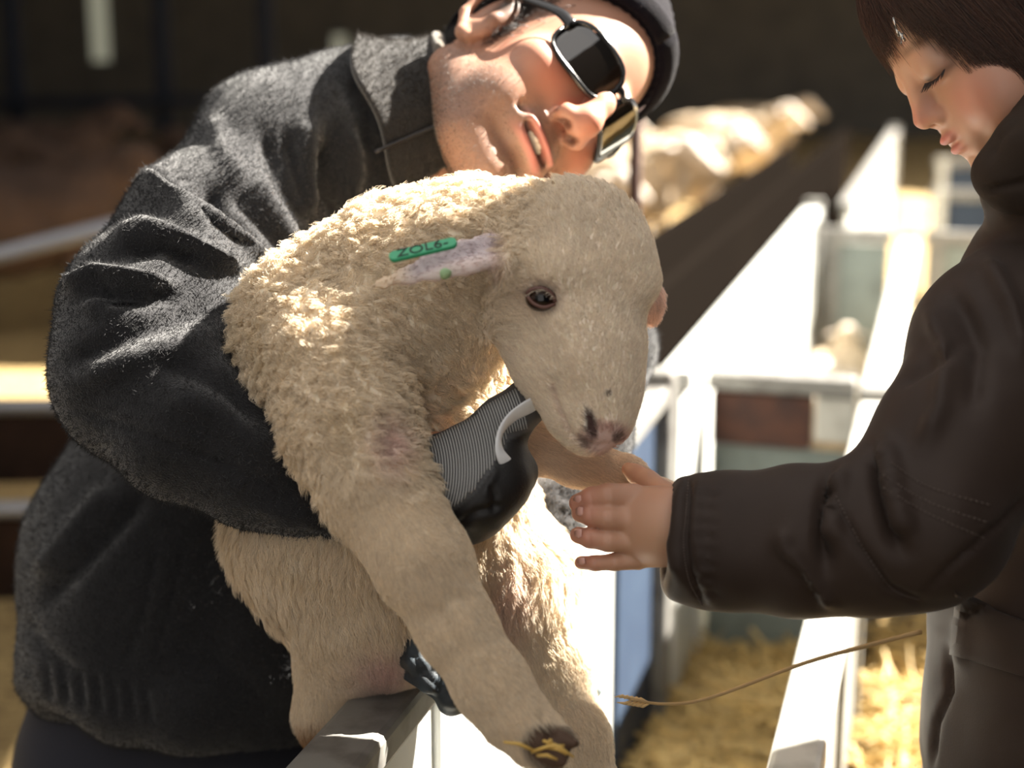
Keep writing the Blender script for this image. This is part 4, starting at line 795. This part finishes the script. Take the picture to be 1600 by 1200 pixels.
# ------------------------------------------------------------------ the child
def build_child():
    root = tag(empty('person', W(1600, 700, 1.15)*np.array([1, 1, 0])), 'child in brown coat with auburn hair reaching a hand to the lamb', 'person'); inv = -np.array(root.location)
    Fv = np.array([-.83, .00, -.55]); Fv /= np.linalg.norm(Fv); U = np.array([-.55, .02, .83]); U -= Fv*(U@Fv); U /= np.linalg.norm(U); Rt = np.cross(Fv, U); O = C(1580, 27, 1.145); MH = np.stack([Rt, Fv, U], 1)
    def hl(V): return np.asarray(V) @ MH.T + O
    f = Field((-.10, -.13, -.16), (.10, .13, .15), .0019)
    f.ell((0, -.010, .038), (.070, .090, .080), 0); f.ell((0, .026, -.028), (.058, .058, .068), .03)
    f.ell((0, .068, -.080), (.020, .018, .016), .02)
    for s in (-1, 1):
        f.ell((s*.036, .052, -.040), (.026, .026, .028), .02)
        f.ell((s*.028, .096, .000), (.015, .013, .010), .010, 'sub'); f.ell((s*.028, .0735, .000), (.0145, .0145, .0125), .004)
        f.ell((s*.0085, .087, -.0315), (.0062, .0075, .0058), .006)
        f.ell((s*.072, -.010, -.012), (.008, .016, .024), .006)
    f.chain([((0, .084, .008), .0075), ((0, .088, -.012), .007), ((0, .0965, -.027), .0078)], .010); f.ell((0, .074, .034), (.036, .012, .024), .03)
    for s in (-1, 1): f.ell((s*.005, .094, -.0365), (.0028, .004, .003), .002, 'sub')
    f.ell((0, .077, -.052), (.024, .012, .018), .012); f.ell((0, .0895, -.0495), (.0135, .0058, .0042), .004); f.ell((0, .0865, -.060), (.0125, .0058, .0048), .004); f.cone((-.018, .0885, -.0545), (.018, .0885, -.0545), .0016, .0016, .003, 'sub')
    f.ell((0, .089, -.069), (.014, .005, .004), .006, 'sub')
    f.chain([((0, -.03, -.05), .046), ((0, -.045, -.13), .044)], .03)
    V, Fc = f.mesh(2); x, y, z = V.T; n = len(V)
    col = np.tile(np.array([.50, .295, .20]), (n, 1)); red = np.exp(-(((np.abs(x)-.045)/.02)**2+((z+.036)/.022)**2))*(y > .02)+np.exp(-((x/.012)**2+((z+.026)/.012)**2))*(y > .085)
    col = mixc(col, (.50, .20, .145), np.clip(red*.75, 0, 1)); lip = np.clip(np.exp(-((x/.0155)**4+((z+.0495)/.0046)**4))+np.exp(-((x/.014)**4+((z+.0605)/.005)**4)), 0, 1)*(y > .08); col = mixc(col, (.52, .18, .16), lip*.9)
    lid = np.exp(-((np.abs(x)-.028)/.013)**2-((z+.0065)/.0022)**2)*(y > .06); col = mixc(col, (.05, .025, .02), np.clip(lid*.8, 0, 1))
    brow = np.exp(-(((np.abs(x)-.030)/.016)**4+((z-.020)/.0035)**2))*(y > .05); col = mixc(col, (.12, .06, .03), np.clip(brow*.6, 0, 1))
    head = (hl(V), Fc, col)
    # hand
    def c(px, py, d, r): return (C(px, py, d), r*d/F)
    g = Field(C(870, 910, 1.08)-np.array([.01, .07, .01]), C(1130, 700, 1.08)+np.array([.02, .06, .01]), .0011)
    g.chain([c(990, 782, 1.072, 24), c(1046, 800, 1.066, 38)], .010); g.chain([c(985, 812, 1.068, 22), c(1046, 815, 1.066, 42)], .010); g.chain([c(988, 845, 1.07, 21), c(1046, 832, 1.066, 42)], .010); g.chain([c(998, 872, 1.075, 17), c(1046, 848, 1.068, 36)], .010)
    g.chain([c(1040, 822, 1.066, 52), c(1120, 830, 1.06, 44)], .012)
    for ch in ([c(988, 776, 1.070, 21), c(950, 775, 1.066, 19.5), c(925, 779, 1.070, 18), c(903, 786, 1.078, 14.5)],
               [c(985, 812, 1.066, 20), c(950, 809, 1.062, 18), c(925, 806, 1.067, 16.5), c(906, 803, 1.075, 13)],
               [c(986, 846, 1.068, 18.5), c(950, 845, 1.064, 17), c(922, 841, 1.068, 15.5), c(903, 836, 1.075, 13)],
               [c(996, 874, 1.073, 16), c(960, 878, 1.070, 13.5), c(930, 880, 1.073, 12), c(908, 879, 1.078, 10.5)]): g.chain(ch, .0022)
    g.chain([c(1040, 778, 1.085, 26), c(1012, 752, 1.098, 17), c(994, 741, 1.105, 14.5), c(982, 733, 1.11, 11)], .004)
    Vh, Fh = g.mesh(2)
    Vh = stroke(Vh, Fh, [([(948, 762), (952, 790)], 3, -.0006), ([(922, 766), (926, 794)], 3, -.0006), ([(948, 798), (950, 824)], 3, -.0006), ([(922, 792), (924, 820)], 3, -.0006), ([(920, 830), (922, 856)], 3, -.0006), ([(948, 832), (950, 858)], 3, -.0006), ([(930, 870), (932, 890)], 3, -.0005)])
    ph = pix(Vh); ch_ = np.tile(np.array([.52, .29, .195]), (len(Vh), 1)); ch_ = mixc(ch_, (.52, .22, .155), sm(ph[:, 0], 960, 905)*.7); ch_ = mixc(ch_, (.56, .35, .22), soft(ph, (1030, 850), (60, 50))*.5)
    # torso and arm inside the coat
    q = Field((.15, .85, -.75), (.75, 1.5, .22), .012)
    q.chain([(hl([[0, -.045, -.12]])[0], .044), (C(1660, 480, 1.2), .07), (C(1680, 800, 1.2), .09), (to_view([[.42, 1.15, .45]])[0], .09)], .03); q.chain([(C(1640, 480, 1.15), .05), (C(1450, 800, 1.04), .036), (C(1110, 830, 1.06), .022)], .02); Vq, Fq = q.mesh(1)
    Vb, Fb, cb = join([head, (Vh, Fh, ch_), (Vq, Fq, np.tile(np.array([.60, .37, .26]), (len(Vq), 1)))])
    raw('body', to_world(Vb)+inv, Fb, mat('skin_child', attr=True, rough=.42, sss=.3, bump=(900, .06, .0004), spec=.4), root, cb)
    mn = mat('nail', (.62, .34, .28), .25)
    for a, b_, r in (((909, 780, 1.0665), (897, 783, 1.073), .0036), ((911, 799, 1.0635), (900, 799, 1.069), .0034), ((909, 833, 1.0635), (898, 833, 1.069), .0034), ((914, 876, 1.0685), (903, 877, 1.073), .0028)):
        v, fc = tube(to_world(np.array([C(*a), (C(*a)+C(*b_))/2+np.array([0, -.0004, 0]), C(*b_)]))+inv, [r*.8, r, r*.7], 10, .0007, up=RX@np.array([.2, -1, .1])); raw('fingernail', v, fc, mn, root)
    # lashes and eye
    ey = Field((-.05, .04, -.02), (-.005, .1, .02), .0012); ey.ell((-.028, .0715, -.0035), (.0125, .0125, .009), 0); 
    la = []
    for s in (-1,):
        for i in range(46):
            t = i/45; xx = s*(.018+.023*t); b0 = np.array([xx, .0878-.010*t*t-.001, -.0062-.0015*math.sin(math.pi*t)]); tip = b0+np.array([s*.002*(t-.3), .0065-.002*t, -.0042])+RNG.normal(0, .0006, 3); md = (b0+tip)/2+np.array([0, .0012, -.0012])
            la.append([b0*(1-u)**2+2*md*u*(1-u)+tip*u*u for u in np.linspace(0, 1, 4)])
    la = np.array(la); mhair = mat('child_hair', attr=True, rough=.36, trans=.12, spec=.5)
    hair('eyelashes', to_world(hl(la.reshape(-1, 3))).reshape(-1, 4, 3)+inv, np.tile([.02, .012, .01], (len(la), 1)), mhair, root, .0002, .00005)
    # hair: strands combed from the crown over the head
    cap = Field((-.12, -.15, -.14), (.12, .14, .16), .003); cap.ell((0, -.014, .040), (.077, .096, .088), 0); cap.ell((0, -.04, -.02), (.079, .075, .085), .03); cap.half((0, .055, .045), (0, 1, -.75), .008); cap.half((0, 0, -.075), (0, .25, -1), .01)
    Vc, Fcp = cap.mesh(2); Nc = normals(Vc, Fcp); Vc = Vc+Nc*(vnoise(Vc*np.array([1, 1, .3]), 90, 6)*.0015)[:, None]; cap_o = raw('hair', to_world(hl(Vc))+inv, Fcp, mat('hair_base', (.035, .016, .010), .5, bump=(300, .5, .001)), root)
    ns = 16000; g = RNG; m_ = 14; S = np.linspace(0, 1, m_)
    az = g.uniform(-math.pi, math.pi, ns); el0 = g.uniform(.25, 1.35, ns); rad = 1.02+g.uniform(0, .05, ns)
    # end elevation by direction: fringe ends at the brow, sides end at the cheek, back hangs low
    aa = np.abs(az); end = np.interp(aa, [0, .40, .62, .82, 1.05, 1.5, 3.2], [-.02, -.10, -.70, -1.15, -1.35, -1.45, -1.6])+g.normal(0, .07, ns)+.10*np.sin(az*23)
    P_ = np.zeros((ns, m_, 3)); w1 = g.normal(0, .03, ns); w2 = g.uniform(0, 6.28, ns)
    for k, s in enumerate(S):
        e = el0*(1-s)+end*s; a = az+.10*np.sin(s*2.2+w2)*s+w1*s + .22*s*np.sign(az)*(aa > .3)*(aa < 1.4); rr = rad*(1+.03*s*s)
        ce = np.where(e > 0, np.cos(e), 1-.10*e*e); P_[:, k, 0] = .0765*rr*ce*np.sin(a); P_[:, k, 1] = -.012+.0990*rr*ce*np.cos(a); P_[:, k, 2] = .038+.088*np.where(e > 0, rr*np.sin(e), e)
    ch2 = np.array([.045, .019, .011])[None]*g.uniform(.5, 1.9, ns)[:, None]
    hair('hair_strands', to_world(hl(P_.reshape(-1, 3))).reshape(ns, m_, 3)+inv, ch2, mhair, cap_o, .00022, .00004)
    # hair clip
    cl = empty('hair_clip'); cl.parent = root; mcl = mat('clip_metal', (.55, .52, .48), .2, .9)
    for a, b_ in (((1396, 28), (1400, 44)), ((1400, 44), (1404, 56)), ((1404, 50), (1414, 64)), ((1410, 52), (1408, 68))):
        v, fc = tube(to_world(np.array([C(*a, 1.082), C((a[0]+b_[0])/2, (a[1]+b_[1])/2, 1.080), C(*b_, 1.082)]))+inv, .0009, 6); raw('wire', v, fc, mcl, cl)
    # ---- coat
    f = Field((.06, .80, -.62), (.72, 1.52, .24), .0036)
    f.chain([c(1058, 842, 1.06, 96), c(1130, 846, 1.055, 106), c(1250, 846, 1.045, 112), c(1360, 838, 1.035, 118), c(1440, 815, 1.03, 128)], .012)
    f.chain([c(1440, 815, 1.03, 130), c(1500, 690, 1.05, 130), c(1570, 540, 1.10, 135), c(1640, 450, 1.16, 120)], .02)
    f.chain([c(1640, 450, 1.18, 130), c(1690, 700, 1.2, 200), c(1680, 950, 1.2, 215), c(1690, 1150, 1.2, 230), c(1700, 1330, 1.2, 250)], .03)
    f.chain([c(1585, 290, 1.12, 52), c(1640, 330, 1.13, 80), c(1650, 420, 1.16, 110)], .02)
    f.half(C(1040, 842, 1.06), (-1, 0, .10), .012); f.chain([c(1020, 826, 1.062, 62), c(1058, 834, 1.06, 66)], .004, 'sub')
    V, Fc = f.mesh(2); N = normals(V, Fc); P = pix(V); V = V+N*(vnoise(V, 16, 41)*.0035+vnoise(V, 42, 42)*.0012)[:, None]
    V = stroke(V, Fc, [([(1078, 742), (1074, 800), (1070, 850), (1078, 900), (1100, 945)], 5, -0.0054), ([(1064, 745), (1058, 800), (1052, 850), (1060, 910)], 9, 0.0047), ([(1090, 745), (1086, 830), (1100, 920), (1120, 950)], 8, 0.0023),
                       ([(1300, 742), (1290, 790), (1286, 840), (1292, 890)], 12, -0.0139), ([(1320, 735), (1305, 780), (1300, 850)], 10, 0.0093), ([(1370, 700), (1375, 760), (1395, 830), (1410, 860)], 14, -0.0124), ([(1300, 770), (1340, 850), (1390, 920), (1440, 940)], 5, -0.0047),
                       ([(1385, 690), (1398, 760), (1420, 840)], 14, 0.0109), ([(1235, 870), (1265, 910), (1300, 945)], 9, 0.0078), ([(1220, 860), (1250, 905), (1280, 945)], 9, -0.0062), ([(1230, 830), (1222, 850), (1240, 880)], 14, 0.0062),
                       ([(1440, 930), (1490, 880), (1560, 820), (1610, 770)], 4, -0.0039), ([(1380, 760), (1450, 800), (1540, 840)], 2.5, -0.0012), ([(1380, 740), (1450, 782), (1545, 815)], 2.5, -0.0012),
                       ([(1455, 480), (1480, 560), (1470, 640), (1440, 700)], 16, 0.0078), ([(1490, 460), (1530, 540), (1520, 640)], 16, -0.0078), ([(1400, 600), (1450, 570), (1500, 540)], 10, -0.0062), ([(1540, 400), (1580, 480), (1600, 560)], 14, 0.0078),
                       ([(1480, 1010), (1484, 1080), (1462, 1130), (1455, 1200)], 5, -0.0062), ([(1500, 960), (1500, 1040)], 10, 0.0047)] + [([(1085, 770+i*22), (1120, 775+i*22)], 5, -0.0019) for i in range(8)])
    mcoat = mat('brown_coat', (.036, .0235, .018), .6, bump=(900, .25, .0006), noise=(14, (.028, .018, .014), .4, .7), sheen=.05, spec=.2)
    ct = raw('coat', to_world(V)+inv, Fc, mcoat, root); ct['label'] = 'dark brown padded coat'
    from mathutils.bvhtree import BVHTree
    bvh = BVHTree.FromPolygons([tuple(v) for v in V], [tuple(map(int, q_)) for q_ in Fc]); msm = mat('stitching', (.085, .062, .05), .7)
    def on(px_, py_, off):
        dr = Vector(C(px_, py_, 1.0)).normalized(); h_ = bvh.ray_cast(Vector((0, 0, 0)), dr); return None if h_[0] is None else np.array(h_[0])-np.array(dr)*off
    for ln in ([(1076, 744), (1072, 800), (1068, 850), (1076, 905), (1098, 948)], [(1306, 775), (1345, 850), (1392, 918), (1438, 938)], [(1380, 762), (1450, 802), (1540, 842)], [(1380, 742), (1450, 784), (1545, 817)], [(1392, 722), (1450, 760), (1550, 790)]):
        pl = spline(np.array(ln, float), 12); Vs, Fs, n0 = [], [], 0
        for i in range(0, len(pl)-1, 1):
            a, b_ = on(*pl[i], .0004), on(*(pl[i]*.4+pl[i+1]*.6), .0004)
            if a is None or b_ is None: continue
            v, fc = tube(to_world(np.array([a, b_]))+inv, .0005, 5); Vs += list(v); Fs += [tuple(j+n0 for j in q_) for q_ in fc]; n0 += len(v)
        if Vs: so = raw('stitching', np.array(Vs), Fs, msm, ct); so['kind'] = 'stuff'
    # pocket flap, draped on the coat
    rows, cols = 8, 12; Vp = []
    A, B_, C_, D_ = (1490, 925), (1640, 985), (1600, 1060), (1480, 1025)
    for i in range(rows+1):
        for j in range(cols+1):
            u, v_ = j/cols, i/rows; px_ = (A[0]*(1-u)+B_[0]*u)*(1-v_)+(D_[0]*(1-u)+C_[0]*u)*v_; py_ = (A[1]*(1-u)+B_[1]*u)*(1-v_)+(D_[1]*(1-u)+C_[1]*u)*v_; p = on(px_, py_, .007); Vp.append(p if p is not None else C(px_, py_, 1.1))
    Fp = [(i*(cols+1)+j, (i+1)*(cols+1)+j, (i+1)*(cols+1)+j+1, i*(cols+1)+j+1) for i in range(rows) for j in range(cols)]
    fl = raw('pocket_flap', to_world(relax(np.array(Vp), np.array(Fp), .4))+inv, Fp, mcoat, ct); s_ = fl.modifiers.new('solidify', 'SOLIDIFY'); s_.thickness = .005; b2 = fl.modifiers.new('bevel', 'BEVEL'); b2.width = .0018; b2.segments = 2
    # hood rolled at the neck
    h_ = Field((.28, .95, .05), (.62, 1.42, .30), .003); h_.chain([c(1560, 268, 1.085, 36), c(1600, 225, 1.075, 46), c(1650, 175, 1.09, 52), c(1700, 130, 1.13, 55)], .012); h_.chain([c(1560, 268, 1.085, 34), c(1575, 295, 1.085, 28), c(1640, 310, 1.08, 34)], .012); h_.chain([c(1560, 265, 1.09, 34), c(1580, 275, 1.17, 40), c(1650, 240, 1.23, 45)], .012); h_.chain([c(1600, 270, 1.09, 50), c(1680, 260, 1.11, 80)], .02)
    Vd, Fd = h_.mesh(2); Nd = normals(Vd, Fd); Vd = Vd+Nd*(vnoise(Vd, 30, 3)*.003)[:, None]; Vd = stroke(Vd, Fd, [([(1540, 296), (1580, 290), (1620, 280)], 5, -.004), ([(1548, 250), (1560, 215), (1600, 180)], 6, -.003)])
    raw('hood', to_world(Vd)+inv, Fd, mat('hood_cloth', (.034, .024, .018), .85, bump=(600, .3, .001), spec=.15), ct)
    # legs to the ground
    g = Field((.1, .9, -1.2), (.75, 1.75, -.2), .012); k_ = lambda *p: to_view(np.array([p]))[0]
    for s in (-1, 1): g.chain([(k_(.47+s*.06, 1.2, .42), .060), (k_(.47+s*.06, 1.19, .28), .052), (k_(.47+s*.06, 1.2, .12), .045)], .02)
    Vl, Fl = g.mesh(1); raw('trousers', to_world(Vl)+inv, Fl, mat('child_trousers', (.03, .035, .05), .9), root)
    for s in (-1, 1):
        g = Field((-.07, -.14, -.01), (.07, .08, .2), .006); g.chain([((0, .0, .16), .052), ((0, .0, .05), .045), ((0, -.09, .035), .036)], .02); g.half((0, 0, .0), (0, 0, -1)); Vz, Fz = g.mesh(1); raw('boot', Vz+np.array([.47+s*.06, 1.2, .03])+inv, Fz, mat('boot', (.03, .02, .016), .6), root)
build_child()
